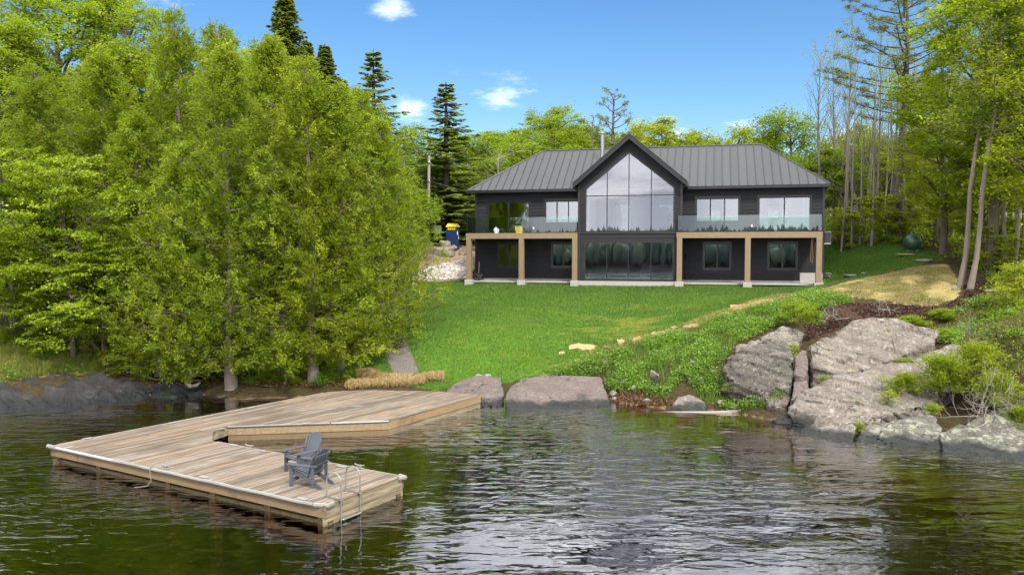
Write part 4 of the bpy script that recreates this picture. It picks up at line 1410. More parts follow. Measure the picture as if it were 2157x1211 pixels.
def gen_broad(seed, h=12.0, rw=3.6, crown0=.22, nlobe=26, ncl=17, nl=85, leaf=.13, mat=None, bk=None, layered=.3, trunk_r=.2, lobe_r=.26, wild=0.):
    """maple-like tree: limbs to lobes, each lobe a cloud of flat leaf sprays"""
    g = np.random.default_rng(seed)
    tb = Tubes()
    zt = np.linspace(0, h * .9, 10)
    wob = np.c_[.15 * np.sin(zt * .5 + seed), .15 * np.cos(zt * .43 + seed * 2), zt]
    wob[:, :2] -= wob[0, :2]
    tb.add(wob, trunk_r * (1 - zt / h) ** .75 + .015, 8)
    cz, hz = h * (1 + crown0) / 2, h * (1 - crown0) / 2
    lob = []
    for i in range(nlobe):
        f = (i + .5) / nlobe
        zz = -1 + 2 * f
        rr = math.sqrt(max(0.02, 1 - (zz * .94) ** 2)) * (1.0 if zz < .1 else 1 - .25 * (zz - .1))
        a = i * 2.399 + g.normal(0, .35)
        k = g.uniform(.5, .92)
        lob.append((math.cos(a) * rr * rw * k, math.sin(a) * rr * rw * k, cz + zz * hz * .9 + g.normal(0, .2)))
    lob = np.array(lob)
    lr = rw * lobe_r * g.uniform(.75, 1.3, nlobe)
    CC, SZ = [], []
    for i in range(nlobe):
        p1 = lob[i]
        z_start = max(h * .12, p1[2] - np.hypot(p1[0], p1[1]) * g.uniform(.5, .9))
        x0, y0 = np.interp(z_start, zt, wob[:, 0]), np.interp(z_start, zt, wob[:, 1])
        p0 = np.array([x0, y0, z_start])
        s = np.linspace(0, 1, 6)[:, None]
        P = p0 + (p1 - p0) * s + np.array([0, 0, 1]) * (s * (1 - s)) * .5 + g.normal(0, .06, (6, 3)) * s
        tb.add(P, np.linspace(trunk_r * .36, .018, 6), 5)
        o = g.normal(0, 1, (ncl, 3))
        o = nrmz(o) * g.uniform(.25, 1, (ncl, 1)) ** .6 * lr[i] * np.array([1.15, 1.15, .8])
        c = p1 + o
        for q in c[::2]:
            tb.add(np.array([p1, (p1 + q) / 2 + [0, 0, .05], q]), [.016, .011, .005], 3)
        CC.append(c)
        SZ.append(np.full(ncl, lr[i]))
    C = np.concatenate(CC); SZ = np.concatenate(SZ)
    M = len(C)
    rad = np.clip(SZ * .5, .25, .75) * g.uniform(.7, 1.25, M)
    o = g.normal(0, .55, (M, nl, 3)) * rad[:, None, None] * np.array([1, 1, layered])
    tilt = nrmz(np.c_[g.normal(0, .22, (M, 2)), np.ones(M)])
    o[..., 2] -= (o[..., 0] * tilt[:, None, 0] + o[..., 1] * tilt[:, None, 1])
    LC = (C[:, None] + o).reshape(-1, 3)
    D = g.normal(0, 1, (M * nl, 3)) * np.array([1, 1, .35]) + np.array([0, 0, -.2])
    N = tilt.repeat(nl, 0) + g.normal(0, .45 + wild, (M * nl, 3))
    V, F = leaf_quads(LC, D, N, leaf * g.uniform(.7, 1.25, len(LC)), leaf * g.uniform(.5, .9, len(LC)))
    tint = np.clip(.45 + np.repeat(g.normal(0, .14, M), nl) + g.normal(0, .13, len(LC)), 0, 1)
    return tb.mesh("trunk", bk or M_BARK), np_mesh("crown", V, F, mat or M_MAPLE, tint)

def gen_spruce(seed, h=14.0, rb=2.3, lev=.34, nbr=9, base=.05, droop=.35, dens=1.0, mat=None):
    g = np.random.default_rng(seed)
    tb = Tubes()
    zt = np.linspace(0, h, 8)
    tb.add(np.c_[zt * 0, zt * 0, zt], .19 * (1 - zt / h) ** .9 + .012, 7)
    LC, LD, LN, LL, LW = [], [], [], [], []
    z = h * base
    while z < h * .992:
        t = (z - h * base) / (h * (1 - base))
        R_ = rb * (1 - t) ** .85 * g.uniform(.78, 1.12) + .05
        n = max(4, int(nbr * (1 - .4 * t)))
        for i in range(n):
            a = 2 * math.pi * (i + g.random()) / n
            L = R_ * g.uniform(.65, 1.15)
            d = np.array([math.cos(a), math.sin(a), 0])
            dz = g.uniform(-.5, .2) * .15
            m = max(4, int(L / .11 * dens))
            s = (np.arange(m) + g.random(m)) / m
            zb = z + g.normal(0, .06)
            P = np.array([0, 0, zb]) + d * (s * L)[:, None]
            P[:, 2] += (-droop * L * s * (1 - .45 * s) + dz * L) * (1 - t * 1.4)
            P[:, 2] += s * L * .45 * t
            if i % 2 == 0:
                ss = np.array([0, .5, 1.0])
                Q = np.array([0, 0, zb]) + d * (ss * L)[:, None]
                Q[:, 2] += (-droop * L * ss * (1 - .45 * ss) + dz * L) * (1 - t * 1.4) + ss * L * .45 * t
                tb.add(Q, [.018 + .006 * L, .014, .005], 4)
            side = np.array([-d[1], d[0], 0])
            tw = (.24 + .34 * (1 - s)) * min(1.0, .5 + L * .3)
            for sg in (-1, -.5, 0, .5, 1):
                dd = d * .75 + side * sg * .9 + np.array([0, 0, -.35 if sg else -.1])
                dd = dd + g.normal(0, .18, (m, 3))
                LC.append(P + nrmz(dd) * (tw * .45)[:, None])
                LD.append(dd)
                LN.append(np.array([0, 0, 1.0]) + g.normal(0, .5, (m, 3)))
                LL.append(tw * (1.15 if sg else .9))
                LW.append(np.full(m, .12))
        z += lev * g.uniform(.75, 1.2) * (1 - .35 * t)
    k = 10
    top = np.array([0, 0, h]) + np.c_[np.zeros((k, 2)), np.linspace(-.6, .05, k)]
    LC.append(top); LD.append(np.c_[g.normal(0, .4, (k, 2)), np.ones(k)]); LN.append(g.normal(0, 1, (k, 3))); LL.append(np.full(k, .22)); LW.append(np.full(k, .05))
    C, D, N, L, W = map(np.concatenate, (LC, LD, LN, LL, LW))
    V, F = leaf_quads(C, D, N, L, W)
    tint = np.clip(.45 + g.normal(0, .18, len(C)), 0, 1)
    return tb.mesh("trunk", M_BARK), np_mesh("crown", V, F, mat or M_SPRUCE, tint)

def gen_pine(seed, h=22.0, r=4.2, base=.42, nb=64, tuft=26):
    g = np.random.default_rng(seed)
    tb = Tubes()
    zt = np.linspace(0, h, 12)
    wob = np.c_[.12 * np.sin(zt * .3), .1 * np.cos(zt * .27) - .1, zt]
    tb.add(wob, .23 * (1 - zt / h) ** .8 + .02, 9)
    LC, LD = [], []
    for i in range(nb):
        t = (i + g.random()) / nb
        z = h * (base + (1 - base) * t)
        L = r * (1 - t) ** .55 * g.uniform(.5, 1.15) + .3
        a = i * 2.399 + g.normal(0, .4)
        d = np.array([math.cos(a), math.sin(a), 0])
        s = np.linspace(0, 1, 7)
        up = L * (.42 + .35 * t)
        P = np.array([0, 0, z]) + d * (s * L)[:, None]
        P[:, 2] += -.05 * L * s + up * s ** 1.5
        tb.add(P, np.linspace(.05 + .006 * L, .008, 7), 5)
        m = int(L * 6)
        for j in range(m):
            f = g.uniform(.35, 1.0)
            b = np.array([np.interp(f, s, P[:, q]) for q in range(3)])
            sd = nrmz(d + np.array([-d[1], d[0], 0]) * g.normal(0, 1.0) + np.array([0, 0, g.uniform(-.1, .35)]))
            e = b + sd * g.uniform(.2, .7) + np.array([0, 0, .15])
            tb.add(np.array([b, e]), [.010, .005], 3)
            LC.append(np.repeat(e[None], tuft, 0) + g.normal(0, .07, (tuft, 3)) - sd * g.uniform(0, .22, (tuft, 1)))
            LD.append(sd + g.normal(0, .75, (tuft, 3)) + np.array([0, 0, .25]))
    for i in range(16):                                   # dead lower limbs
        z = h * g.uniform(.06, base)
        a = g.uniform(0, 6.28)
        d = np.array([math.cos(a), math.sin(a), g.uniform(-.25, .1)])
        L = g.uniform(.6, 2.0)
        tb.add(np.array([[0, 0, z], [d[0] * L * .5, d[1] * L * .5, z + d[2] * L * .5], [d[0] * L, d[1] * L, z + d[2] * L + .1]]), [.03, .018, .006], 4)
    C, D = np.concatenate(LC), nrmz(np.concatenate(LD))
    V, F = leaf_quads(C + D * .07, D, g.normal(0, 1, C.shape), .19, .035)
    return tb.mesh("trunk", M_BARKP), np_mesh("crown", V, F, M_PINE, np.clip(.45 + g.normal(0, .2, len(C)), 0, 1))

def grow(tb, tips, p, d, L, r, depth, g, split=3, up=.12, spread=.55):
    pts = [p]
    q, dd = p.copy(), d.copy()
    for k in range(4):
        dd = nrmz(dd + g.normal(0, .10, 3) + np.array([0, 0, up]))
        q = q + dd * L / 4
        pts.append(q)
    tb.add(np.array(pts), np.linspace(r, r * .55, 5), 5 if depth > 1 else 3)
    if depth == 0:
        tips.append(q)
        return
    for k in range(split):
        f = g.uniform(.45, 1.0) if k else 1.0
        b = pts[int(round(f * 4))]
        nd = nrmz(dd + g.normal(0, spread, 3))
        grow(tb, tips, b, nd, L * g.uniform(.5, .75), r * .5, depth - 1, g, split, up, spread)

def gen_bare(seed, h=15.0, leaves=24, mat=None, spread=.42, bk=None, nbranch=26):
    g = np.random.default_rng(seed)
    tb = Tubes()
    tips = []
    zt = np.linspace(0, h, 10)
    tx = np.c_[.15 * np.sin(zt * .35 + seed), .12 * np.cos(zt * .3 + seed), zt]
    tb.add(tx, .13 * (1 - zt / h) ** .85 + .012, 7)
    for i in range(nbranch):
        z = h * (.38 + .6 * (i + g.random()) / nbranch)
        a = i * 2.399
        t = (z / h - .38) / .62
        p = np.array([np.interp(z, zt, tx[:, 0]), np.interp(z, zt, tx[:, 1]), z])
        grow(tb, tips, p, nrmz(np.array([math.cos(a) * .6, math.sin(a) * .6, .9])), (1.9 - 1.1 * t), .032 * (1 - .5 * t), 2, g, 3, .10, spread)
    tp = np.array(tips)
    sel = tp[g.random(len(tp)) < .75]
    C = np.repeat(sel, leaves // 4, 0) + g.normal(0, .13, (len(sel) * (leaves // 4), 3))
    V, F = leaf_quads(C, g.normal(0, 1, C.shape), g.normal(0, 1, C.shape) + [0, 0, .6], g.uniform(.07, .13, len(C)), g.uniform(.05, .08, len(C)))
    return tb.mesh("trunk", bk or M_BARKG), np_mesh("crown", V, F, mat or M_YOUNG, np.clip(.4 + g.normal(0, .2, len(C)), 0, 1))

def gen_snag(seed, h=6.0, n=14):
    g = np.random.default_rng(seed)
    tb = Tubes(); tips = []
    zt = np.linspace(0, h, 7)
    tb.add(np.c_[.1 * np.sin(zt), .08 * np.cos(zt), zt], .09 * (1 - zt / h) + .015, 6)
    for i in range(n):
        z = h * (.3 + .68 * (i + g.random()) / n)
        a = i * 2.399
        grow(tb, tips, np.array([.1 * math.sin(z), .08 * math.cos(z), z]), nrmz(np.array([math.cos(a), math.sin(a), .5])), 1.3, .026, 2, g, 3, .04, .6)
    return tb.mesh("trunk", M_DEAD), None

PROTO = {
    'cedar1': (gen_cedar(1), 14.0, 2.9), 'cedar2': (gen_cedar(2, rmax=2.5, nb=300), 14.0, 2.7), 'cedar3': (gen_cedar(3, h=10, rmax=2.9, nb=290, base=.03), 10.0, 3.1),
    'cedarhi': (gen_cedar(5, h=14, rmax=1.7, nb=100, base=.5, ns=6, nl=18, dens=-.1, trunk_r=.085), 14.0, 1.8),
    'maple1': (gen_broad(11, nlobe=40, ncl=14, nl=75, layered=.4), 12.0, 3.9), 'maple2': (gen_broad(12, h=13, rw=3.4, nlobe=44, ncl=14, nl=70, layered=.42), 13.0, 3.7),
    'young': (gen_broad(13, h=12, rw=3.2, nlobe=34, ncl=12, nl=60, mat=M_YOUNG, lobe_r=.26, layered=.4), 12.0, 3.4),
    'layer': (gen_broad(14, h=7, rw=3.0, crown0=.12, nlobe=24, ncl=13, nl=80, layered=.16, leaf=.125, trunk_r=.10, lobe_r=.27), 7.0, 3.2),
    'forest1': (gen_broad(15, h=13, rw=2.6, crown0=.34, nlobe=30, ncl=12, nl=40, leaf=.2, mat=M_FOREST, bk=M_BARKG, trunk_r=.15, lobe_r=.33, layered=.75, wild=.3), 13.0, 2.9),
    'forest2': (gen_broad(16, h=12, rw=3.2, crown0=.2, nlobe=34, ncl=12, nl=40, leaf=.2, mat=M_FOREST, trunk_r=.16, lobe_r=.32, layered=.75, wild=.3), 12.0, 3.5),
    'forest3': (gen_broad(17, h=12, rw=2.9, crown0=.25, nlobe=28, ncl=11, nl=40, leaf=.2, mat=M_YOUNG, trunk_r=.14, lobe_r=.3, layered=.75, wild=.3), 12.0, 3.2),
    'spruce1': (gen_spruce(21), 14.0, 2.4), 'spruce2': (gen_spruce(22, rb=2.6, lev=.55, nbr=7, droop=.28, dens=.8), 14.0, 2.7),
    'spire': (gen_spruce(23, h=14, rb=1.9, lev=.24, nbr=11, droop=.5), 14.0, 2.0),
    'pine': (gen_pine(31), 22.0, 4.4), 'smallpine': (gen_pine(32, h=10, r=1.9, base=.35, nb=22, tuft=30), 10.0, 2.0),
    'bare1': (gen_bare(41), 15.0, 2.2), 'bare2': (gen_bare(42, leaves=16, spread=.3), 15.0, 1.8),
    'pole': (gen_bare(43, h=14, leaves=28, nbranch=10, spread=.5, mat=M_FOREST), 14.0, 1.8),
    'snag': (gen_snag(51), 6.0, 1.6),
    'bush': (gen_broad(61, h=1.5, rw=.85, crown0=.02, nlobe=14, ncl=8, nl=34, leaf=.085, trunk_r=.03, lobe_r=.36, layered=.5), 1.5, 1.0),
    'ybush': (gen_broad(62, h=1.5, rw=.95, crown0=.02, nlobe=14, ncl=7, nl=30, leaf=.085, trunk_r=.03, mat=M_YOUNG, lobe_r=.34, layered=.4), 1.5, 1.05),
    'sapling': (gen_broad(63, h=3.2, rw=1.1, crown0=.12, nlobe=12, ncl=8, nl=34, leaf=.12, mat=M_YOUNG, trunk_r=.025, lobe_r=.34, layered=.18), 3.2, 1.3),
    'juniper': (gen_cedar(64, h=1.6, rmax=1.25, nb=80, ns=6, nl=14, base=.02, dens=-.4), 1.6, 1.3),
}

def tree(kind, name, label, cat, x, y, h, w=None, rot=None, lean=(0, 0), group=None, z=None):
    (tm, cm), h0, r0 = PROTO[kind]
    k = h / h0
    kw = (w / 2 / r0) if w else k
    t = thing(name, label, cat, (x, y, (gz(x, y) if z is None else z) - .08), random.uniform(0, 6.28) if rot is None else rot, group)
    if lean != (0, 0):
        t.rotation_euler[0], t.rotation_euler[1] = lean
    t.scale = (kw, kw, k)
    link("trunk", tm, t)
    if cm:
        link("crown" if cat != "bush" else "foliage", cm, t)
    return t

def tree_px(kind, name, label, u, y, vtop, wpx=None, cat="tree", **k):
    x = (u - CX) / FPX * y
    g0 = gz(x, y)
    top = at_y(u, vtop, y).z
    return tree(kind, name, label, cat, x, y, top - g0, wpx / FPX * y if wpx else None, **k)
# ------------------------------------------------------------------ trees
random.seed(5)
TL = "green cedar clump left of the lawn"
for kind, u, y, vt, w, lab in [
    ('cedar1', 482, 35.0, 118, 300, "tall cedar whose bare pale trunk stands left above the flat shore rock"),
    ('cedar2', 655, 35.6, 140, 270, "full cedar second from the right of the shore clump, trunk beside its pair"),
    ('cedar1', 712, 36.4, 195, 270, "cedar with the rightmost bare trunk of the clump above the dock"),
    ('cedar3', 800, 38.6, 278, 235, "rounded yellow-green cedar at the clump's right edge over the gravel path"),
    ('cedar2', 385, 38.5, 42, 230, "tallest cedar with the pointed brownish top standing left of the clump"),
    ('cedar1', 575, 39.0, 95, 290, "broad cedar in the middle of the clump, behind the trunks"),
    ('cedar3', 745, 41.0, 215, 260, "cedar filling the back of the clump under the spruce tops"),
    ('cedar2', 470, 41.0, 66, 250, "cedar behind the clump's left half with several thin leaders"),
    ('cedar3', 390, 35.6, 330, 260, "low bushy cedar drooping over the dark rock gap"),
    ('cedar3', 330, 36.2, 470, 240, "low drooping cedar above the dark rock left of the shore trunks"),
    ('cedar3', 500, 36.6, 430, 260, "low cedar hanging behind the left pale shore trunk"),
    ('cedar3', 700, 37.4, 440, 240, "low cedar hanging behind the right shore trunks"),
    ('cedar3', 835, 42.5, 345, 180, "short cedar at the right rim of the clump beside the track"),
    ('cedar3', 590, 35.8, 400, 300, "low cedar hanging over the shore between the pale trunks"),
    ('cedar1', 225, 40.0, 120, 260, "olive cedar between the maples and the tall cedar at the left"),
    ('cedar2', 90, 39.0, 150, 240, "olive cedar behind the bright maples at the left edge"),
    ('cedar1', 290, 37.5, 250, 240, "cedar with torn pale wood showing in its middle, left of the clump")]:
    tree_px(kind, "cedar_tree", lab, u, y, vt, w, group=TL)
for kind, u, y, vt, w, lab in [
    ('layer', 30, 37.0, 300, 300, "bright layered maple beside the two leaning trunks at the left edge"),
    ('layer', 150, 35.8, 315, 330, "bright layered maple hanging over the left bank"),
    ('layer', 215, 35.6, 500, 270, "low bright maple above the dark shore rock"),
    ('layer', 70, 36.0, 470, 240, "small layered maple over the grassy left bank"),
    ('maple1', 130, 52.0, -60, 430, "tall pale green maple rising out of the top left of the picture"),
    ('maple2', 10, 47.0, 30, 300, "darker tall maple at the top left corner"),
    ('maple2', 275, 55.0, -50, 250, "tall deep green maple with rounded top beside the blue sky"),
    ('young', 335, 54.0, 75, 230, "yellow-green maple between the tall maple and the cedar top"),
    ('young', 480, 52.0, 78, 240, "yellow-green maple showing behind the cedar clump's top"),
    ('young', 610, 52.0, 128, 220, "yellow-green maple at the clump's shoulder below the tall spire"),
    ('maple1', 540, 56.0, 100, 230, "green maple behind the clump left of the tall spire")]:
    tree_px(kind, "maple_tree", lab, u, y, vt, w)
for kind, u, y, vt, w, lab in [
    ('spire', 608, 75, -40, 230, "tallest dark spire spruce cut by the top of the picture"),
    ('spire', 652, 78, 84, 190, "left of two short dark spire spruces"),
    ('spire', 689, 74, 92, 210, "right of two short dark spire spruces"),
    ('spruce1', 722, 72, 160, 220, "small green spruce right of the two spires"),
    ('spruce2', 790, 60, 103, 330, "open brownish spruce with bare trunk showing above the cedars"),
    ('spruce2', 941, 63, 173, 330, "big dark spruce standing behind the utility pole")]:
    tree_px(kind, "spruce_tree", lab, u, y, vt, w)

# woods behind the house
BG = "woods behind the house"
for kind, u, y, vt, w, lab in [
    ('forest2', 860, 70, 262, 130, "forest tree right of the open spruce"), ('forest2', 1000, 84, 282, 190, "forest tree behind the big dark spruce"),
    ('forest1', 1065, 92, 272, 180, "dark forest tree behind the dead grey snag"), ('maple1', 1155, 78, 222, 210, "bright pointed maple above the roof's left half"),
    ('forest2', 1100, 74, 300, 190, "forest tree above the roof's left hip"), ('forest1', 1235, 90, 268, 150, "dark forest tree left of the flue"),
    ('forest3', 1385, 76, 250, 180, "yellow-green tree right of the gable peak"), ('forest3', 1340, 82, 262, 120, "yellowish tree just behind the gable peak"),
    ('forest3', 1465, 80, 275, 120, "small yellow-green tree above the roof's right half"), ('forest3', 1555, 78, 268, 130, "thin yellow-green tree above the right roof ridge"),
    ('forest2', 1655, 66, 232, 190, "green tree over the roof's right hip"), ('forest1', 1610, 84, 285, 140, "forest tree behind the right ridge end"),
    ('forest2', 1190, 100, 262, 200, "far forest tree behind the pointed maple"), ('forest1', 1290, 96, 282, 170, "far forest tree behind the gable"),
    ('forest1', 955, 95, 285, 150, "far forest tree left of the house"), ('forest1', 1430, 98, 292, 170, "far forest tree behind the right roof"),
    ('forest1', 1030, 70, 330, 150, "forest tree low behind the shed roof"), ('forest2', 985, 68, 360, 130, "leafy tree right of the big dark spruce"),
    ('forest2', 890, 66, 330, 150, "leafy tree behind the utility pole"), ('forest3', 1510, 95, 290, 150, "far pale tree behind the right ridge"),
    ('young', 930, 70, 400, 150, "bright young tree behind the portable toilet")]:
    tree_px(kind, "forest_tree", lab, u, y, vt, w, group=BG)
tree_px('smallpine', "pine_tree", "thin ragged pine leaning over the gable peak", 1292, 82, 194, 110, group=BG)
tree_px('smallpine', "pine_tree", "small ragged pine tip left of the flue", 1250, 86, 252, 80, group=BG)
tree_px('snag', "dead_tree", "bare grey dead tree above the roof's left hip", 1052, 66, 322, 90)

# right hand woods
random.seed(9)
for kind, u, y, vt, w, lab in [
    ('bare2', 1722, 56, 102, 95, "thin leafing tree nearest the roof's right end"), ('bare1', 1752, 58, 88, 100, "thin leafing tree second from the roof's right end"),
    ('bare2', 1782, 55, 92, 90, "thin leafing tree third from the roof's right end"), ('bare1', 1830, 60, 160, 120, "thin leafing tree left of the big pine")]:
    tree_px(kind, "bare_tree", lab, u, y, vt, w, group="thin leafing trees beside the roof")
tree_px('pine', "pine_tree", "big white pine with thick straight trunk left of the green tank", 1893, 51.0, -95, 330, rot=2.2)
for kind, u, y, vt, w, lab in [
    ('maple2', 2085, 42.0, -120, 400, "large bright maple filling the top right corner"),
    ('young', 2190, 38.0, -60, 380, "bright maple cut by the right edge of the picture"),
    ('young', 1985, 47.0, 170, 250, "yellow-green maple reaching in front of the big pine"),
    ('young', 2060, 45.0, 300, 220, "low yellow-green maple behind the leaning trunks")]:
    tree_px(kind, "maple_tree", lab, u, y, vt, w)
for u, y, vt, w, ln, lab in [
    (2024, 38.8, -30, 190, (0.0, .085), "left of two leaning pale trunks at the straw patch corner"),
    (2046, 38.2, -60, 190, (0.0, .10), "right of two leaning pale trunks at the straw patch corner"),
    (2112, 42.0, -40, 170, (0, -.03), "slim pale trunk curving left near the right edge"),
    (2136, 41.5, 0, 170, (0, .02), "middle slim pale trunk near the right edge"),
    (2152, 42.5, -30, 170, (0, .0), "slim pale trunk closest to the right edge")]:
    tree_px('cedarhi', "cedar_tree", lab, u, y, vt, w, rot=0.0, lean=ln, group="slim trunks at the right")
FR = "trees in the woods right of the house"
def where(u, v=None):
    return "between the house and the big pine" if u < 1875 else "behind the green tank" if u < 1965 else "behind the two leaning trunks" if u < 2070 else "at the right edge of the woods"
random.seed(14)
kinds = ['forest1', 'forest3', 'forest2', 'forest3', 'bare1', 'forest3', 'bare2']
for i in range(32):
    y = random.uniform(54, 88)
    u = 1735 + 470 * ((i * .618) % 1)
    if 1865 < u < 1935 and y < 56:
        y += 8
    k = kinds[i % len(kinds)]
    vt = random.uniform(250, 345) if u < 1960 else random.uniform(130, 300)
    tree_px(k, "forest_tree", {'forest1': 'green', 'forest2': 'broad green', 'forest3': 'yellow-green', 'bare1': 'barely leafing', 'bare2': 'thin bare'}[k] + " forest tree deep in the woods " + where(u), u, y, vt, random.uniform(130, 200) * 60 / y, group=FR)
for i in range(26):
    y = random.uniform(49.5, 60)
    u = 1760 + 430 * ((i * .618 + .3) % 1)
    x = (u - CX) / FPX * y
    tree('sapling', "sapling", "leafy sapling in the undergrowth " + where(u), "sapling", x, y, random.uniform(1.6, 3.6), random.uniform(1.8, 3.0), group="undergrowth right of the house")
for i in range(14):
    u, y = 2060 + 130 * ((i * .618) % 1), random.uniform(40, 47)
    tree('sapling', "sapling", "leafy sapling behind the leaning trunks at the right edge", "sapling", (u - CX) / FPX * y, y, random.uniform(1.2, 2.8), random.uniform(1.4, 2.4), group="undergrowth at the right edge")
for i in range(34):
    y = random.uniform(49, 57)
    u = 1748 + 420 * ((i * .618 + .11) % 1)
    if 1870 < u < 1960:
        y += 5
    x = (u - CX) / FPX * y
    t_ = tree('pole', "pole_tree", "thin pale pole-like trunk " + where(u), "tree", x, y, random.uniform(9, 15), random.uniform(1.6, 3.2), group="thin trunks at the edge of the right hand woods",
         lean=(random.uniform(-.05, .05), random.uniform(-.07, .07)))
# woods behind the left clump and out to the sides (seen through gaps, and from a step aside)
for i in range(24):
    y = random.uniform(50, 80)
    u = -150 + 1000 * ((i * .618) % 1)
    vt = 130 + max(0, u - 350) * .45 + random.uniform(0, 90)
    tree_px(['forest2', 'forest1', 'spruce1', 'forest3'][i % 4], "forest_tree", ['broad green', 'slim green', 'dark spruce', 'yellow-green'][i % 4] + " forest tree half hidden behind the left cedar clump", u, y, vt, random.uniform(140, 210) * 60 / y, group="woods behind the left clump")
# two trunks at the left edge
for u, y, vt, ln, lab in [(30, 37.4, 330, (0, -.16), "grey leaning trunk at the left edge, front one"), (12, 37.9, 330, (0, -.12), "grey leaning trunk at the left edge, rear one")]:
    tree_px('bare1', "bare_tree", lab, u + 14, y, vt, 120, lean=ln, rot=0.0, group="leaning trunks at the left edge")

# ------------------------------------------------------------------ bushes and shore plants
def bush_px(kind, label, u, v, h, w, name="bush", dy=0.0, y=None):
    p = ground(u, v) if y is None else at_y(u, v, y)
    return tree(kind, name, label, "bush", p.x, p.y + dy, h, w, z=None if y is None else p.z)
for kind, u, v, h, w, lab in [
    ('ybush', 232, 782, 1.1, 1.5, "rounded yellow-green bush hanging over the dark left rock"),
    ('ybush', 185, 755, .9, .8, "small yellow bush between the left bank grass and rock"),
    ('bush', 90, 752, .8, 1.6, "low green bush on the left bank grass"),
    ('bush', 20, 722, .8, 1.4, "low green bush at the foot of the leaning trunks"),
    ('bush', 380, 800, 1.0, 1.0, "small leafy bush in the dark gap under the cedars"),
    ('ybush', 290, 800, .6, .6, "small tuft on the dark left rock"),
    ('bush', 560, 805, .7, 1.3, "leafy bush under the cedars right of the left trunk"),
    ('bush', 620, 806, .6, 1.2, "leafy bush under the cedars by the middle trunk"),
    ('bush', 690, 800, .7, 1.2, "leafy bush at the foot of the right cedar trunks"),
    ('bush', 740, 800, .5, .9, "small leafy bush beside the straw logs"),
    ('ybush', 2150, 640, 1.8, 2.2, "yellow-green shrub at the right edge below the trunks"),
    ('ybush', 2120, 660, 1.2, 1.6, "smaller yellow-green shrub at the right edge"),
    ('bush', 1920, 690, .55, 1.8, "low green shrub behind the big slab's top"),
    ('bush', 1985, 672, .5, 1.4, "low green shrub on the right hand bank"),
    ('bush', 1990, 720, .6, 1.2, "green shrub beside the big slab's right end")]:
    bush_px(kind, lab, u, v, h, w)

# low growth on the bank that runs on past the right edge
random.seed(33)
for i in range(22):
    x, y = 19.5 + 14 * ((i * .618) % 1), random.uniform(25, 40)
    if x < y * .66:
        x = y * .66 + random.uniform(.3, 3)
    tree(['sapling', 'ybush', 'bush', 'juniper'][i % 4], "sapling" if i % 4 == 0 else "bush", "low growth on the bank just past the right edge of the picture", "sapling" if i % 4 == 0 else "bush", x, y, random.uniform(1.0, 2.6), random.uniform(1.4, 2.8), group="low growth past the right edge")
# ------------------------------------------------------------------ rocks
def rock_material(name, c_dark, c_mid, c_light, lichen=(0.34, 0.335, 0.30), lich=.57, moss=.62, stain=.55, wet=True, slich=.6):
    t = NT(name)
    p = t.pos()
    n = t.noise(p, 1.4, 7, 0.6)
    fine = t.noise(p, 13, 6, 0.78)
    strat = t.noise(t.pos((1, 1, 5), (R(20), R(12), 0)), 1.3, 5, 0.6)
    c = t.ramp(n, [(.3, c_dark), (.5, c_mid), (.7, c_light)])
    c = t.mix(t.math('MULTIPLY', strat, .45), c, c_dark)
    c = t.mix(t.step(fine, .42, .62), c, tuple(x * .55 for x in c_mid))
    c = t.mix(t.math('MULTIPLY', t.step(t.noise(p, 8, 5, .75), .57, .63), slich), c, lichen)
    c = t.mix(t.math('MULTIPLY', t.step(t.noise(t.pos((1, 1, .35)), 2.2, 6, .65), stain, stain + .12), .75), c, (0.035, 0.032, 0.03))
    c = t.mix(t.math('MULTIPLY', t.step(t.noise(p, 3.1, 6, .7), lich, lich + .1), .7), c, lichen)
    up = t.n('ShaderNodeSeparateXYZ', {0: t.n('ShaderNodeNewGeometry').outputs['Normal']}).outputs[2]
    c = t.mix(t.math('MULTIPLY', t.step(t.noise(p, 1.1, 6, .65), moss, moss + .08), t.step(up, -.1, .5)), c, (0.055, 0.062, 0.016))
    vor = t.n('ShaderNodeTexVoronoi', {'Vector': t.n('ShaderNodeVectorMath', {0: t.pos((.55, .55, 1.0), (R(18), R(14), R(25))), 1: t.n('ShaderNodeTexNoise', {'Vector': p, 'Scale': 1.2, 'Detail': 4.0}).outputs['Color']}, operation='ADD').outputs[0], 'Scale': .9}, feature='DISTANCE_TO_EDGE').outputs['Distance']
    crack = t.step(vor, .022, .004)
    crack = t.math('MULTIPLY', crack, t.step(t.noise(p, .6, 2), .5, .62))
    c = t.mix(t.math('MULTIPLY', crack, .7), c, (0.025, 0.022, 0.02))
    spk = t.noise(p, 55, 3, .8)
    c = t.mix(t.math('MULTIPLY', t.step(spk, .56, .68), .35), c, tuple(x * 1.6 for x in c_light))
    rough = .85
    if wet:
        z = t.n('ShaderNodeSeparateXYZ', {0: p}).outputs[2]
        w = t.step(t.math('ADD', z, t.math('MULTIPLY', n, .5)), .58, .38)
        c = t.mix(t.math('MULTIPLY', w, .92), c, (0.010, 0.0135, 0.013))
        rough = t.math('MULTIPLY_ADD', w, -.2, .85)
    h = t.math('SUBTRACT', t.math('ADD', t.math('MULTIPLY', fine, .6), t.math('ADD', n, strat)), t.math('MULTIPLY', crack, .8))
    return t.pbr(c, rough, t.bump(h, .8, .07), spec=.3)

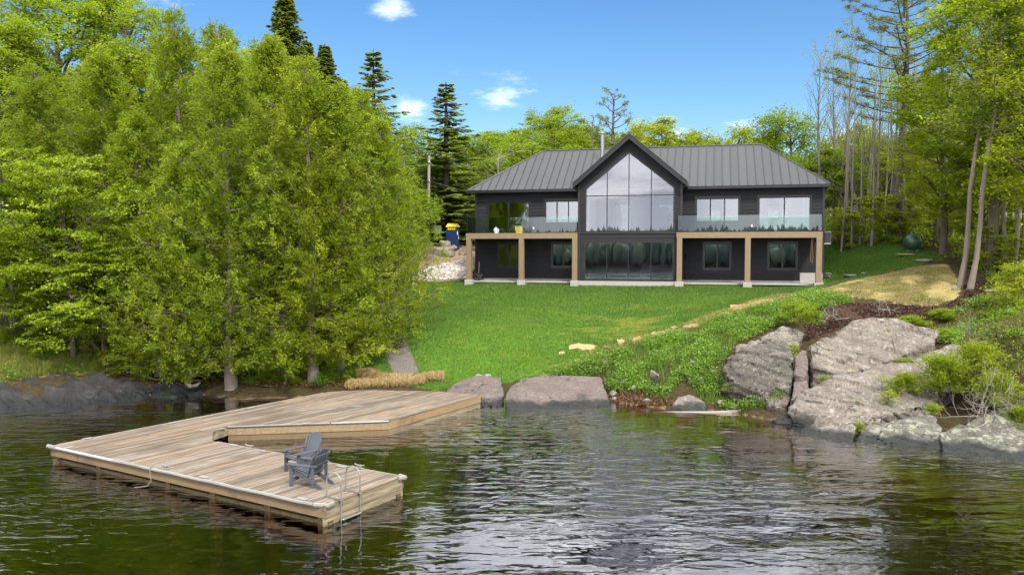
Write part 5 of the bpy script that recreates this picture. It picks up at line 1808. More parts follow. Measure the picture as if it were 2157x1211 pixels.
M_GREY_ROCK = rock_material("grey_granite", (0.114, 0.097, 0.082), (0.199, 0.172, 0.143), (0.301, 0.260, 0.212), lich=.565, moss=.60, stain=.56)
M_PURPLE_ROCK = rock_material("purple_granite", (0.104, 0.082, 0.074), (0.160, 0.126, 0.114), (0.224, 0.182, 0.156), lich=.62, moss=.70, stain=.58, slich=.15)
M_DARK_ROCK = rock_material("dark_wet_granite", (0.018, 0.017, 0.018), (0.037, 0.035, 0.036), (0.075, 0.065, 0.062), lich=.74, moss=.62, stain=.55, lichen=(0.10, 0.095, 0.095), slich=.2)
M_TAN_ROCK = rock_material("tan_boulder", (0.176, 0.136, 0.096), (0.272, 0.224, 0.168), (0.360, 0.312, 0.248), lich=.75, moss=.8, wet=False)
M_LICHEN_ROCK = rock_material("lichened_granite", (0.082, 0.073, 0.065), (0.142, 0.130, 0.113), (0.208, 0.192, 0.165), lichen=(0.30, 0.32, 0.22), lich=.5, moss=.60, stain=.62)
M_PALE_STONE = rock_material("pale_stone", (0.216, 0.194, 0.173), (0.302, 0.281, 0.252), (0.396, 0.374, 0.346), lich=.7, moss=.85, wet=False)

def hull_rock(name, label, pts, mat, cat="rock", amp=.09, res=.10, bev=.05, seed=0, group=None, lay=2.9, parent=None):
    bm = bmesh.new()
    for p in pts:
        bm.verts.new(p)
    r_ = bmesh.ops.convex_hull(bm, input=bm.verts[:])
    junk_ = [e for e in r_['geom_interior'] if isinstance(e, bmesh.types.BMVert)]
    if junk_:
        bmesh.ops.delete(bm, geom=junk_, context='VERTS')
    loose = [v for v in bm.verts if not v.link_faces]
    if loose:
        bmesh.ops.delete(bm, geom=loose, context='VERTS')
    if bev:
        bmesh.ops.bevel(bm, geom=bm.edges[:], offset=bev, segments=2, profile=.6, affect='EDGES', clamp_overlap=True)
    bmesh.ops.remove_doubles(bm, verts=bm.verts[:], dist=.01)
    for it in range(7):
        es = [e for e in bm.edges if e.calc_length() > res]
        if not es or len(bm.verts) > 16000:
            break
        bmesh.ops.subdivide_edges(bm, edges=es, cuts=1)
        bmesh.ops.triangulate(bm, faces=[f for f in bm.faces if len(f.verts) > 3])
    bmesh.ops.recalc_face_normals(bm, faces=bm.faces[:])
    bm.normal_update()
    o = seed * 7.3
    for v in bm.verts:
        c = v.co
        n = v.normal
        d = mnoise.noise(Vector((c.x * .8 + o, c.y * .8, c.z * .8))) * amp * 1.1
        d += mnoise.noise(Vector((c.x * 2.4 + o, c.y * 2.4, c.z * 3.5))) * amp * .55
        d += mnoise.noise(Vector((c.x * 7 + o, c.y * 7, c.z * 9))) * amp * .25
        rm = mnoise.ridged_multi_fractal(Vector((c.x * .9 + o, c.y * .9, c.z * 1.3)), 1.0, 2.1, 4, 1.0, 2.0)
        d -= max(0.0, rm - 1.45) * amp * .9
        # cracks along a tilted foliation
        k = (c.z * .8 + c.x * .42 + c.y * .35) * lay + .6 * mnoise.noise(Vector((c.x * .5, c.y * .5, o)))
        fl = math.floor(k)
        e = k - fl
        a0 = mnoise.noise(Vector((fl * 3.17 + o, .3, .7)))
        a1 = mnoise.noise(Vector((fl * 3.17 + 3.17 + o, .3, .7)))
        sm = min(1.0, max(0.0, (e - .84) / .16))
        d += (a0 + (a1 - a0) * sm) * amp * 1.5
        if e > .84:
            d -= amp * .7 * math.sin(math.pi * (e - .84) / .16)
        v.co = c + n * d
    me = bpy.data.meshes.new(name)
    bm.to_mesh(me)
    bm.free()
    me.polygons.foreach_set('use_smooth', [True] * len(me.polygons))
    me.materials.append(mat)
    ob = link(name, me, parent)
    if label:
        setp(ob, label, cat, group)
    return ob

def px_rock(name, label, pts, mat, back=1.6, drop=1.2, shrink=.8, **k):
    """silhouette given as (u, v, distance); the rock is given real depth behind it"""
    P = [at_y(*q) for q in pts]
    c = sum(P, Vector()) / len(P)
    Q = list(P)
    for p in P:
        b = c + (p - c) * shrink
        Q.append(Vector((b.x + b.x / b.y * back, b.y + back, min(p.z, b.z) - .25)))
        Q.append(Vector((p.x, p.y + .15, p.z - drop)))
    return hull_rock(name, label, Q, mat, **k)

px_rock("shore_slab", "smooth purple-grey rock slab beside the dock's pointed end", [(925, 828, 33.4), (965, 803, 34.6), (1010, 789, 35.2), (1056, 793, 35.2), (1061, 815, 34), (1060, 850, 32.5), (1045, 866, 31.6), (985, 866, 31.6), (950, 850, 32.2)], M_PURPLE_ROCK, seed=1, amp=.05, back=1.0, drop=.8, bev=.2, lay=.8)
px_rock("shore_slab", "wide rounded purple-grey slab below the weeds, right of its crack", [(1066, 862, 31.8), (1064, 836, 32.4), (1075, 812, 33.6), (1100, 795, 34.6), (1150, 789, 35.0), (1265, 793, 34.8), (1272, 815, 33.8), (1283, 848, 32.6), (1290, 860, 31.9), (1180, 867, 31.6)], M_PURPLE_ROCK, seed=2, amp=.05, back=1.0, drop=.8, bev=.22, lay=.8)
px_rock("dark_shore_rock", "long dark rock sloping into the water on the left", [(-30, 868, 31.4), (-30, 812, 33.4), (60, 800, 34.2), (130, 792, 34.6), (225, 786, 35.0), (290, 800, 35.2), (322, 818, 35.0), (318, 836, 34.4), (200, 855, 32.7), (90, 866, 31.6)], M_DARK_ROCK, seed=3, amp=.2, back=1.2, bev=.06)
px_rock("dark_shore_rock", "dark broken rock in the gap below the cedars", [(315, 838, 34.2), (320, 806, 35.4), (360, 798, 35.8), (420, 808, 35.6), (430, 828, 34.8), (390, 838, 34.2)], M_DARK_ROCK, seed=4, amp=.14, back=1.0)
px_rock("dark_shore_rock", "black overhanging rock behind the broken rock at the left", [(270, 800, 35.6), (275, 765, 36.4), (330, 755, 36.8), (375, 765, 36.8), (370, 800, 36.0)], M_DARK_ROCK, seed=5, amp=.18, back=1.0)
px_rock("flat_shore_rock", "low flat grey rock between the left water and the cedar trunks", [(365, 845, 33.6), (400, 832, 34.6), (480, 820, 35.4), (560, 822, 35.4), (640, 834, 34.6), (600, 850, 33.2), (480, 855, 32.6), (400, 850, 33)], M_DARK_ROCK, seed=6, amp=.08, back=.7, drop=.7, bev=.06)
px_rock("rock_slab", "large pale tilted slab with mossy hollow on the right bank", [(1704, 728, 31.6), (1760, 698, 32.6), (1835, 664, 33.6), (1872, 668, 33.6), (1976, 699, 33.2), (1970, 722, 32.4), (1880, 758, 31.2), (1786, 790, 30.5), (1714, 772, 30.9)], M_GREY_ROCK, seed=7, amp=.11, back=2.0, drop=.9, bev=.06)
px_rock("rock_slab", "long pale rock ridge sloping down to the water below the big slab", [(1663, 885, 29.0), (1676, 835, 29.6), (1720, 803, 30.0), (1830, 783, 30.0), (1950, 745, 31.0), (2015, 732, 31.6), (2040, 775, 30.2), (1960, 850, 28.2), (1830, 880, 27.8), (1790, 905, 27.6), (1700, 900, 28.4)], M_GREY_ROCK, seed=8, amp=.13, back=1.8, drop=1.0, bev=.06)
px_rock("shore_boulder", "grey wedge boulder standing in the water at the right", [(1682, 906, 27.9), (1720, 888, 27.8), (1752, 877, 27.7), (1785, 883, 27.4), (1800, 908, 26.8), (1796, 938, 26.1), (1745, 934, 26.5), (1705, 920, 27.2)], M_GREY_ROCK, seed=9, amp=.06, back=1.0, bev=.1)
px_rock("shore_boulder", "lichen-covered rock with black wet foot right of the wedge boulder", [(1800, 938, 26.1), (1812, 905, 26.8), (1880, 882, 27.2), (1965, 872, 27.4), (1995, 915, 26.0), (1978, 968, 24.8), (1890, 955, 25.3)], M_LICHEN_ROCK, seed=10, amp=.10, back=1.2, bev=.06)
px_rock("shore_boulder", "lichen-covered rock at the right edge of the picture", [(1992, 972, 24.5), (1980, 915, 25.8), (2040, 885, 26.4), (2130, 850, 27.2), (2240, 850, 27), (2260, 1000, 23.2), (2120, 985, 23.8), (2040, 975, 24.2)], M_LICHEN_ROCK, seed=11, amp=.12, back=1.6, bev=.2)
px_rock("mossy_boulder", "mossy brown-grey boulder with rounded left end among the weeds", [(1522, 772, 31.8), (1530, 757, 32.0), (1560, 750, 31.8), (1655, 748, 31.5), (1668, 752, 31.6), (1600, 722, 33.6), (1650, 716, 33.8), (1674, 790, 30.9), (1664, 818, 30.5), (1600, 820, 30.7), (1545, 806, 31.2), (1527, 790, 31.5)], rock_material("mossy_granite", (0.070, 0.063, 0.052), (0.133, 0.115, 0.098), (0.210, 0.185, 0.164), moss=.55, lich=.68, stain=.5), seed=12, amp=.11, back=1.4, drop=.8, bev=.06)
px_rock("rock_ledge", "pale cracked ledge above the mossy boulder", [(1548, 738, 33.2), (1590, 712, 34.0), (1650, 690, 34.8), (1690, 705, 34.2), (1685, 728, 33.2), (1640, 742, 32.8), (1580, 748, 32.8)], M_GREY_ROCK, seed=13, amp=.12, back=1.0, drop=.6, bev=.06)
px_rock("rock_block", "upright pink-grey block between the mossy boulder and the big slab", [(1674, 748, 31.6), (1690, 734, 31.8), (1702, 738, 31.7), (1703, 775, 30.9), (1692, 800, 30.5), (1675, 790, 30.7)], M_PURPLE_ROCK, seed=14, amp=.04, back=.9, bev=.05)
px_rock("rock_block", "lower pink-grey block under the upright block", [(1672, 803, 30.7), (1700, 800, 30.5), (1708, 828, 29.9), (1690, 848, 29.6), (1668, 840, 29.9)], M_PURPLE_ROCK, seed=15, amp=.05, back=.8, bev=.05)
px_rock("rock_block", "flat pinkish stone at the foot of the mossy boulder", [(1610, 832, 30.9), (1650, 822, 31), (1668, 835, 30.6), (1660, 852, 30.1), (1620, 852, 30.2)], M_PURPLE_ROCK, seed=16, amp=.04, back=.6, drop=.4, bev=.05)
px_rock("rock_block", "low stone at the water left of the long ridge", [(1628, 884, 29.3), (1650, 868, 29.7), (1672, 872, 29.4), (1668, 890, 28.8), (1640, 892, 28.9)], M_PURPLE_ROCK, seed=17, amp=.04, back=.6, drop=.4, bev=.05)
px_rock("rock_block", "pale striped ledge at the waterline left of the driftwood roots", [(1410, 862, 31.4), (1430, 838, 32.2), (1470, 828, 32.6), (1490, 845, 32), (1485, 868, 31.2)], M_GREY_ROCK, seed=18, amp=.06, back=.8, drop=.4, bev=.06)
px_rock("rock_block", "grey pointed stone on the right bank beside the dead branches", [(2046, 745, 30.4), (2050, 722, 30.9), (2070, 722, 30.9), (2112, 720, 31.0), (2085, 742, 30.4), (2060, 750, 30.2)], M_GREY_ROCK, seed=19, amp=.05, back=.7, drop=.5, bev=.05)
px_rock("rock_block", "pale stone on the right bank near the picture's edge", [(2120, 850, 27.5), (2128, 825, 27.9), (2160, 815, 28.2), (2175, 850, 27.3)], M_GREY_ROCK, seed=20, amp=.05, back=.8, drop=.5, bev=.06)

def stone(label, u, v, wpx, hpx, mat, seed, name="stone", group=None, y=None, sink=.25, ang=.5):
    p = ground(u, v) if y is None else at_y(u, v, y)
    k = p.y / FPX
    w, h = wpx * k, hpx * k
    g = random.Random(seed)
    pts = []
    for i in range(16):
        a, b = g.uniform(0, 6.28), g.uniform(-1, 1)
        r_ = math.sqrt(1 - b * b)
        pts.append(Vector((p.x + math.cos(a) * r_ * w / 2 * g.uniform(.85, 1.1), p.y + math.sin(a) * r_ * w * .4, p.z + h * (.5 - sink) + b * h / 2 * 1.05)))
    return hull_rock(name, label, pts, mat, "stone", amp=.03 * min(1, w), res=max(.08, w / 6), bev=w * .06, seed=seed, group=group)

SG = "pale stones among the weeds"
for i, (u, v, w, h, lab) in enumerate([
    (1377, 795, 26, 20, "round pale stone among the weeds, largest of them"), (1307, 797, 20, 15, "pale stone left of the round stone in the weeds"),
    (1309, 809, 28, 12, "flat pale stone just above the slab's right end"), (1292, 832, 20, 14, "pale stone at the right corner of the wide slab"),
    (1336, 828, 16, 14, "small pale stone above the brown shore debris"), (1294, 846, 14, 10, "small pale stone in the brown shore debris"),
    (1363, 850, 18, 14, "pale stone at the waterline by the brown debris"), (1278, 772, 20, 9, "flat pale stone at the weeds' upper left"),
    (1258, 779, 14, 8, "small flat pale stone on the slab's top edge"), (1505, 788, 16, 12, "pale stone left of the mossy boulder"),
    (1478, 815, 14, 20, "upright pale stone below the weeds"), (1545, 862, 22, 12, "pale stone at the driftwood's right half"),
    (1520, 856, 22, 12, "grey stone under the weeds by the driftwood"), (1640, 866, 22, 14, "mossy pale stone left of the long ridge"),
    (1455, 776, 20, 22, "leaning pale stone amid the weeds"), (1560, 850, 18, 12, "grey stone below the shore grass"),
    (1010, 797, 22, 12, "brown flat stone on top of the slab by the lawn"), (1028, 797, 20, 13, "pale stone on top of the slab by the lawn"),
    (2140, 590, 18, 12, "pale stone under the slim trunks at the right"), (2012, 612, 14, 14, "pale stone at the foot of the leaning trunks"),
    (2090, 618, 30, 10, "flat pale stone beside the leaning trunks"), (1945, 552, 40, 8, "long flat pale stone on the lawn below the tank"),
    (1790, 583, 36, 7, "long flat pale stone on the grass right of the house"), (1822, 578, 18, 7, "small flat pale stone on the grass right of the house"),
    (1742, 586, 18, 8, "flat stone against the house's right corner post"), (1745, 580, 16, 6, "flat stone stacked by the house's right corner post")]):
    stone(lab, u, v, w, h, M_PALE_STONE, 100 + i, group=SG)
# boulders at the track left of the house
for i, (u, v, y, w, h, lab, mt) in enumerate([
    (900, 545, 56, 36, 40, "grey angular boulder at the utility pole's foot", M_GREY_ROCK), (917, 545, 57, 20, 24, "small grey boulder leaning on the angular one", M_GREY_ROCK),
    (933, 548, 56.5, 76, 34, "wide tan boulder in front of the portable toilet", M_TAN_ROCK), (936, 532, 57.5, 34, 32, "peaked tan boulder behind the wide one", M_TAN_ROCK),
    (975, 540, 57, 22, 24, "tan boulder right of the portable toilet", M_TAN_ROCK), (877, 542, 55, 34, 26, "tan boulder left of the angular grey one", M_TAN_ROCK),
    (862, 552, 54, 26, 20, "tan boulder at the cedar's right edge", M_TAN_ROCK), (925, 560, 55, 84, 20, "low tan rock mound beside the track", M_TAN_ROCK),
    (880, 572, 52, 50, 14, "flat pale rock at the track's lower end", M_TAN_ROCK), (952, 530, 58, 26, 20, "tan boulder directly before the portable toilet", M_TAN_ROCK)]):
    stone(lab, u, v, w, h, mt, 200 + i, name="boulder", group="boulders by the track", sink=.12, y=None if False else y)
# cobbles beside the house: too many and too small to pick apart
g = np.random.default_rng(8)
COB = np.array([(-6.4, 49.9), (-2.9, 50.5), (-2.5, 53.5), (-2.9, 57), (-4.2, 54.0)])
base = bmesh.new()
bmesh.ops.create_icosphere(base, subdivisions=1, radius=1.0)
bv = np.array([v.co[:] for v in base.verts]); bf = np.array([[v.index for v in f.verts] for f in base.faces]); base.free()
cx_, cy_ = g.uniform(-6.6, -2.3, 5200), g.uniform(49.8, 57, 5200)
k = inside(COB, cx_, cy_)
cx_, cy_ = cx_[k][:1500], cy_[k][:1500]
cz_ = height(cx_, cy_)
VV, FF = [], []
for i in range(len(cx_)):
    s = g.uniform(.05, .12) * np.array([g.uniform(.8, 1.5), g.uniform(.8, 1.4), g.uniform(.5, .8)])
    a = g.uniform(0, 6.28)
    q = bv * s * g.uniform(.85, 1.12, (len(bv), 1))
    q = np.c_[q[:, 0] * math.cos(a) - q[:, 1] * math.sin(a), q[:, 0] * math.sin(a) + q[:, 1] * math.cos(a), q[:, 2]]
    VV.append(q + [cx_[i], cy_[i], cz_[i] + .02]); FF.append(bf + i * len(bv))
t = NT("cobble")
M_COB = t.pbr(t.ramp(t.n('ShaderNodeNewGeometry').outputs['Random Per Island'], [(0, (.24, .2, .17)), (.5, (.42, .37, .33)), (1, (.6, .56, .52))]), .85)
setp(link("cobbles", np_mesh("cobbles", np.concatenate(VV), np.concatenate(FF), M_COB)), "bed of pale rounded cobbles left of the house", "cobbles", kind="stuff")
# ------------------------------------------------------------------ utility pole and wires
pb = at_y(901, 520, 60)
pb.z = gz(pb.x, pb.y) - .1
ptop = at_y(904, 328, 60)
pole = thing("utility_pole", "pale grey wooden utility pole left of the house", "pole", pb)
up_ = ptop - pb
MB().tube([(0, 0, 0), up_ * .5, up_], [.14, .12, .10], 10).build("shaft", M_DEAD, pole, smooth=True)
MB().tube([up_, up_ + Vector((0, 0, .25))], [.03, .03], 6).build("top_pin", M_BLACK, pole)
for zz in (-.5, -1.9, -4.2, -6.6):
    b = MB()
    q = up_ + Vector((0.0, -.16, zz))
    b.lathe([(.05, q.z - .06), (.07, q.z), (.05, q.z + .06)], 8, (q.x, q.y))
    b.build("insulator", M_STEEL, pole)
M_WIRE = simple("cable", (0.045, 0.045, 0.045), .6)
def wire(label, p0, p1, sag, r=.018):
    pts = []
    for k in range(15):
        t_ = k / 14
        p = p0.lerp(p1, t_)
        p.z -= sag * 4 * t_ * (1 - t_)
        pts.append(p)
    setp(MB().tube(pts, r, 5).build("power_line", M_WIRE), label, "cable", "lines on the utility pole")
pw = [pb + up_ + Vector((0, -.18, z)) for z in (.2, -1.9, -4.2, -6.6)]
wire("top power line running right from the pole behind the house", pw[0], Vector((5.5, 66, 11.2)), .5)
wire("top power line running left from the pole into the cedars", pw[0], Vector((-30, 63, 13.8)), .5)
wire("second power line running right from the pole behind the house", pw[1], Vector((4.0, 62, 10.0)), .4)
wire("second power line running left from the pole into the cedars", pw[1], Vector((-30, 63, 11.4)), .4)
wire("thin line running right from the pole's middle", pw[2], Vector((-1.0, 58, 8.8)), .2, .012)
wire("low thin line running right from the pole", pw[3], Vector((-1.5, 57, 7.2)), .15, .012)
wire("low thin line running left from the pole", pw[3], Vector((-30, 62, 7.6)), .3, .012)

# ------------------------------------------------------------------ portable toilet
M_NAVY = simple("navy_plastic", (0.012, 0.03, 0.10), .45, .15)
M_LEM = simple("lemon_plastic", (0.72, 0.55, 0.02), .45, .1)
q = at_y(954, 530, 58.6)
pt = thing("portable_toilet", "navy portable toilet with yellow roof behind the boulders", "portable toilet", (q.x, q.y, gz(q.x, q.y) - .02), R(-16))
W = .46
MB().box(-W, W, -W, W, 0, 1.95).build("cabin", M_NAVY, pt, bevel=.02)
for s in (-1, 1):
    for s2 in (-1, 1):
        MB().box(s * (W - .01) - .035, s * (W - .01) + .035, s2 * (W - .01) - .035, s2 * (W - .01) + .035, -.02, 1.97).build("corner_rib", M_NAVY, pt)
rf = MB()
rf.add([(-.52, -.52, 1.97), (.52, -.52, 1.97), (.52, .52, 1.97), (-.52, .52, 1.97), (-.38, -.38, 2.24), (.38, -.38, 2.24), (.38, .38, 2.24), (-.38, .38, 2.24)],
       [(3, 2, 1, 0), (4, 5, 6, 7), (0, 1, 5, 4), (1, 2, 6, 5), (2, 3, 7, 6), (3, 0, 4, 7)])
rf.build("roof", M_LEM, pt)
pt.scale = (.78, .78, .86)
for i in range(4):
    x = -.28 + i * .187
    MB().tube([(x, -.36, 2.235), (x, .36, 2.235)], .04, 6).build("roof_rib", M_LEM, pt)
for i in range(4):
    x = -.33 + i * .2
    MB().box(x, x + .14, -W - .012, -W - .002, 1.72, 1.88).build("vent_grille", M_LEM, pt)
dr_ = MB().box(W + .002, W + .02, -.34, .34, .08, 1.85).build("door", M_NAVY, pt)
MB().box(W + .022, W + .04, .2, .3, .95, 1.2).build("door_latch", M_WHITE, dr_)
MB().box(W + .022, W + .03, -.2, .1, 1.3, 1.6).build("door_notice", M_WHITE, dr_)
# service box on a post
q = at_y(919, 520, 60)
eb = thing("service_box", "grey electrical box on a post left of the portable toilet", "service box", (q.x, q.y, gz(q.x, q.y) - .05), R(-10))
zb_ = 6.9 - eb.location.z
MB().box(-.17, .17, -.1, .1, .75, 1.55).build("cabinet", M_GREY, eb, bevel=.01)
MB().box(.18, .40, -.1, .1, .80, 1.60).build("cabinet", M_GREY, eb, bevel=.01)
MB().tube([(0, 0, 0), (0, 0, .76)], .04, 6).build("leg", M_GREY, eb)
MB().tube([(.28, 0, 0), (.28, 0, .82)], .04, 6).build("leg", M_GREY, eb)

# ------------------------------------------------------------------ outbuilding behind the house's left end
sh = thing("outbuilding", "small charcoal outbuilding with grey metal roof behind the house's left end", "shed", hpt(-9.2, 12.0, 1.2), R(-14))
MB().box(-2.0, 4.0, 0.0, 5.0, -.6, 1.7).build("wall", M_SIDING, sh)
rb = MB()
rb.add([(-2.5, -.45, 1.72), (4.4, -.45, 1.72), (4.4, 2.5, 3.3), (-1.0, 2.5, 3.3), (-2.5, 5.45, 1.72), (4.4, 5.45, 1.72)], [(0, 1, 2, 3), (3, 2, 5, 4), (0, 3, 4), (4, 5, 1, 0), (1, 5, 2)])
rb.build("roof", M_ROOF, sh)
for i in range(13):
    x = -2.3 + i * .5
    f = min(1.0, (x + 2.5) / 1.5)
    MB().tube([(x, -.45, 1.75), (x, -.45 + 2.95 * f, 1.75 + 1.58 * f)], .025, 4).build("seam", M_SEAM, sh)
MB().box(-2.5, 4.4, -.5, -.455, 1.6, 1.735).build("fascia", M_BLACK, sh)

# ------------------------------------------------------------------ propane tank
t = NT("green_tank_paint")
v_ = t.coords('Object')
M_TANK = t.pbr(t.mix(t.noise(v_, 3, 5), (0.022, 0.055, 0.022), (0.035, 0.08, 0.035)), .3, t.bump(t.noise(v_, 30, 2), .1, .003))
q = at_y(1922, 531, 47.5)
tk = thing("propane_tank", "dark green propane tank seen end on beside the woods", "tank", (q.x, q.y, gz(q.x, q.y)), R(-24))
prof = []
for k in range(9):
    a = math.pi / 2 * k / 8
    prof.append((.49 * math.sin(a) + .001, -1.05 - .36 * math.cos(a)))
prof += [(.49, z) for z in (-.5, 0, .5)]
for k in range(9):
    a = math.pi / 2 * (1 - k / 8)
    prof.append((.49 * math.sin(a) + .001, 1.05 + .36 * math.cos(a)))
MB().lathe(prof, 28, (0, 0), Matrix.Translation((0, 1.0, .60)) @ Matrix.Rotation(R(-90), 4, 'X')).build("vessel", M_TANK, tk, smooth=True)
MB().lathe([(.2, 1.05), (.21, 1.16), (.19, 1.20), (.06, 1.22)], 16, (0, .75)).build("dome", M_TANK, tk, smooth=True)
for y in (.15, 1.85):
    MB().box(-.32, .32, y - .06, y + .06, .0, .2).build("saddle", M_TANK, tk)
for s in (-1, 1):
    MB().tube([(s * .25, .5, 1.0), (s * .25, .5, 1.13), (s * .25, .9, 1.13), (s * .25, .9, 1.0)], .02, 5).build("lifting_lug", M_TANK, tk)
MB().tube([(.1, .7, 1.15), (.45, .6, 1.05), (.62, .5, .6), (.6, .45, .05)], .018, 6).build("gas_line", M_BLACK, tk)
setp(MB().prism([(-.55, -.3), (-.2, -.42), (.35, -.38), (.6, -.1), (.3, .1), (-.4, .05)], 0, .1, Matrix.Translation((tk.location.x - .75, tk.location.y - .5, gz(tk.location.x - .75, tk.location.y - .5) - .03))).build("straw_heap", simple("straw_pile", (0.36, 0.27, 0.12), .95, .3, 12, bump=.03), bevel=.03),
     "small straw heap on the grass left of the tank", "straw")

# ------------------------------------------------------------------ straw logs at the shore
M_STRAW = leaf_mat("straw_stalks", [(0, (0.20, 0.13, 0.045)), (.5, (0.36, 0.255, 0.10)), (1, (0.56, 0.43, 0.21))], .15, .03, .1, (0.25, 0.18, 0.08))
M_STRAWCORE = simple("straw_core", (0.25, 0.175, 0.07), .95, .3, 14, bump=.03)
def straw_log(label, pts, rad, seed):
    P = [ground(u, v) for u, v in pts]
    P = [Vector((p.x, p.y, p.z + rad * .72)) for p in P]
    root = thing("straw_log", label, "straw log", P[0], group="straw logs at the shore")
    L = [p - P[0] for p in P]
    n = 14
    path = []
    for k in range(n):
        f = k / (n - 1) * (len(L) - 1)
        i = min(int(f), len(L) - 2)
        p = L[i].lerp(L[i + 1], f - i)
        path.append(p)
    g = random.Random(seed)
    rr = [rad * g.uniform(.82, 1.1) for _ in path]
    rr[0] *= .55; rr[-1] *= .55
    MB().tube(path, rr, 12).build("core", M_STRAWCORE, root, smooth=True)
    gg = np.random.default_rng(seed)
    A = np.array(path); m = 4200
    f = gg.random(m) * (n - 1); i = np.minimum(f.astype(int), n - 2); fr = (f - i)[:, None]
    c = A[i] * (1 - fr) + A[i + 1] * fr
    ax = nrmz(A[i + 1] - A[i])
    th = gg.random(m) * 2 * np.pi
    s = nrmz(np.cross(ax, [0, 0, 1.0])); u_ = np.cross(s, ax)
    o = s * np.cos(th)[:, None] + u_ * np.sin(th)[:, None]
    r = np.array(rr)[i][:, None]
    C = c + o * r * gg.uniform(.93, 1.12, (m, 1))
    D = np.cross(ax, o) * gg.uniform(.3, 1, (m, 1)) * gg.choice([-1, 1], (m, 1)) + ax * gg.normal(0, .5, (m, 1)) + o * gg.uniform(-.1, 1.1, (m, 1))
    V, F = leaf_quads(C, D, o, gg.uniform(.12, .26, m), .016)
    link("stalks", np_mesh("stalks", V, F, M_STRAW, np.clip(.5 + gg.normal(0, .22, m), 0, 1)), root)
straw_log("straw log lying along the dock's back edge, left length", [(728, 822), (770, 815), (820, 812)], .20, 1)
straw_log("straw log lying along the dock's back edge, right length", [(815, 815), (860, 812), (890, 808)], .22, 2)
straw_log("straw log curving up onto the lawn at the right", [(880, 808), (905, 801), (934, 802)], .19, 3)
straw_log("short straw log by the path, behind the others at the left", [(752, 795), (775, 797), (795, 800)], .22, 4)
straw_log("flattened straw log between the front and rear ones", [(785, 802), (820, 801), (870, 803)], .17, 5)

# ------------------------------------------------------------------ straw matting on the lawn's edge (thin woven sheets pegged to the ground)
M_MAT = simple("straw_matting", (0.36, 0.26, 0.125), .95, .35, 9, bump=.02)
MATP = []
def mat_patch(label, pts, seed):
    g = random.Random(seed)
    P = []
    for i in range(len(pts)):
        (u0, v0), (u1, v1) = pts[i], pts[(i + 1) % len(pts)]
        for k in range(4):
            t_ = k / 4
            P.append(ground(u0 + (u1 - u0) * t_ + g.uniform(-4, 4), v0 + (v1 - v0) * t_ + g.uniform(-1.4, 1.4)))
    MATP.append(np.array([tuple(p[:2]) for p in P]))
    n = len(P)
    c = sum(P, Vector()) / n
    c.z = gz(c.x, c.y)
    up = Vector((0, 0, .03))
    inner = [c.lerp(p, .5) for p in P]
    for p in inner: p.z = gz(p.x, p.y)
    top = [c + up * 1.3] + [p + up * 1.15 for p in inner] + [p + up for p in P] + [p - Vector((0, 0, .03)) for p in P]
    fs = [(0, 1 + k, 1 + (k + 1) % n) for k in range(n)]
    fs += [(1 + k, 1 + n + k, 1 + n + (k + 1) % n, 1 + (k + 1) % n) for k in range(n)]
    fs += [(1 + n + k, 1 + 2 * n + k, 1 + 2 * n + (k + 1) % n, 1 + n + (k + 1) % n) for k in range(n)]
    fs += [tuple(range(3 * n, 2 * n, -1))]
    setp(MB().add(top, fs).build("straw_mat", M_MAT, smooth=True), label, "straw mat", "bare straw matting along the lawn's edge")
for i, (lab, pts) in enumerate([
    ("lowest straw mat piece, alone on the lawn's lower edge", [(1197, 738), (1203, 727), (1255, 729), (1250, 739), (1230, 738)]),
    ("long straw mat piece at the upper end of the lawn's edge", [(1535, 653), (1540, 646), (1592, 640), (1592, 648), (1560, 655)]),
    ("straw mat piece touching the long one's right end", [(1577, 641), (1590, 635), (1632, 629), (1630, 637), (1600, 645)]),
    ("small straw mat piece below the long one's left end", [(1526, 667), (1528, 661), (1543, 660), (1541, 666)]),
    ("straw mat sliver at the middle of the lawn's edge", [(1440, 691), (1450, 685), (1473, 684), (1472, 689), (1452, 693)]),
    ("tiny straw mat piece left of the middle sliver", [(1414, 693), (1416, 689), (1426, 689), (1425, 693)]),
    ("straw mat piece between the middle and the low end", [(1370, 707), (1376, 701), (1405, 700), (1404, 705), (1380, 708)]),
    ("short upright straw mat piece near the low end", [(1302, 727), (1303, 718), (1313, 717), (1312, 725)]),
    ("small straw mat piece right of the short upright one", [(1335, 718), (1340, 712), (1352, 711), (1350, 717)]),
    ("tiny straw mat piece at the lawn's lowest corner", [(1180, 748), (1182, 744), (1190, 744), (1189, 748)])]):
    mat_patch(lab, pts, i)

# ------------------------------------------------------------------ driftwood
def log_px(name, label, pts, rads, mat=None, cat="driftwood", twigs=0, seed=0):
    P = [at_y(u, v, y) for u, v, y in pts]
    root = thing(name, label, cat, P[0])
    MB().tube([p - P[0] for p in P], rads, 9).build("stem", mat or M_DEAD, root, smooth=True)
    if twigs:
        g = np.random.default_rng(seed)
        tb = Tubes(); tips = []
        e = np.array(P[-1] - P[0])
        for i in range(twigs):
            d = nrmz(g.normal(0, 1, 3) + np.array([.3, -.2, .4]))
            grow(tb, tips, e + g.normal(0, .06, 3), d, g.uniform(.25, .5), .028, 1, g, 3, .0, .7)
        link("roots", tb.mesh("roots", mat or M_DEAD), root)
    return root
log_px("driftwood_log", "long pale driftwood log with a root plate lying along the waterline", [(1375, 868, 31.3), (1440, 869, 31.1), (1500, 870, 31.0), (1555, 868, 31.0), (1590, 863, 31.1), (1605, 852, 31.3)], [.03, .06, .08, .11, .14, .16], twigs=14, seed=1)
log_px("driftwood_log", "curved grey dead limb on the right bank", [(2082, 762, 29.4), (2095, 785, 29.0), (2120, 798, 28.6), (2165, 808, 28.3)], [.05, .07, .08, .09], twigs=5, seed=2)
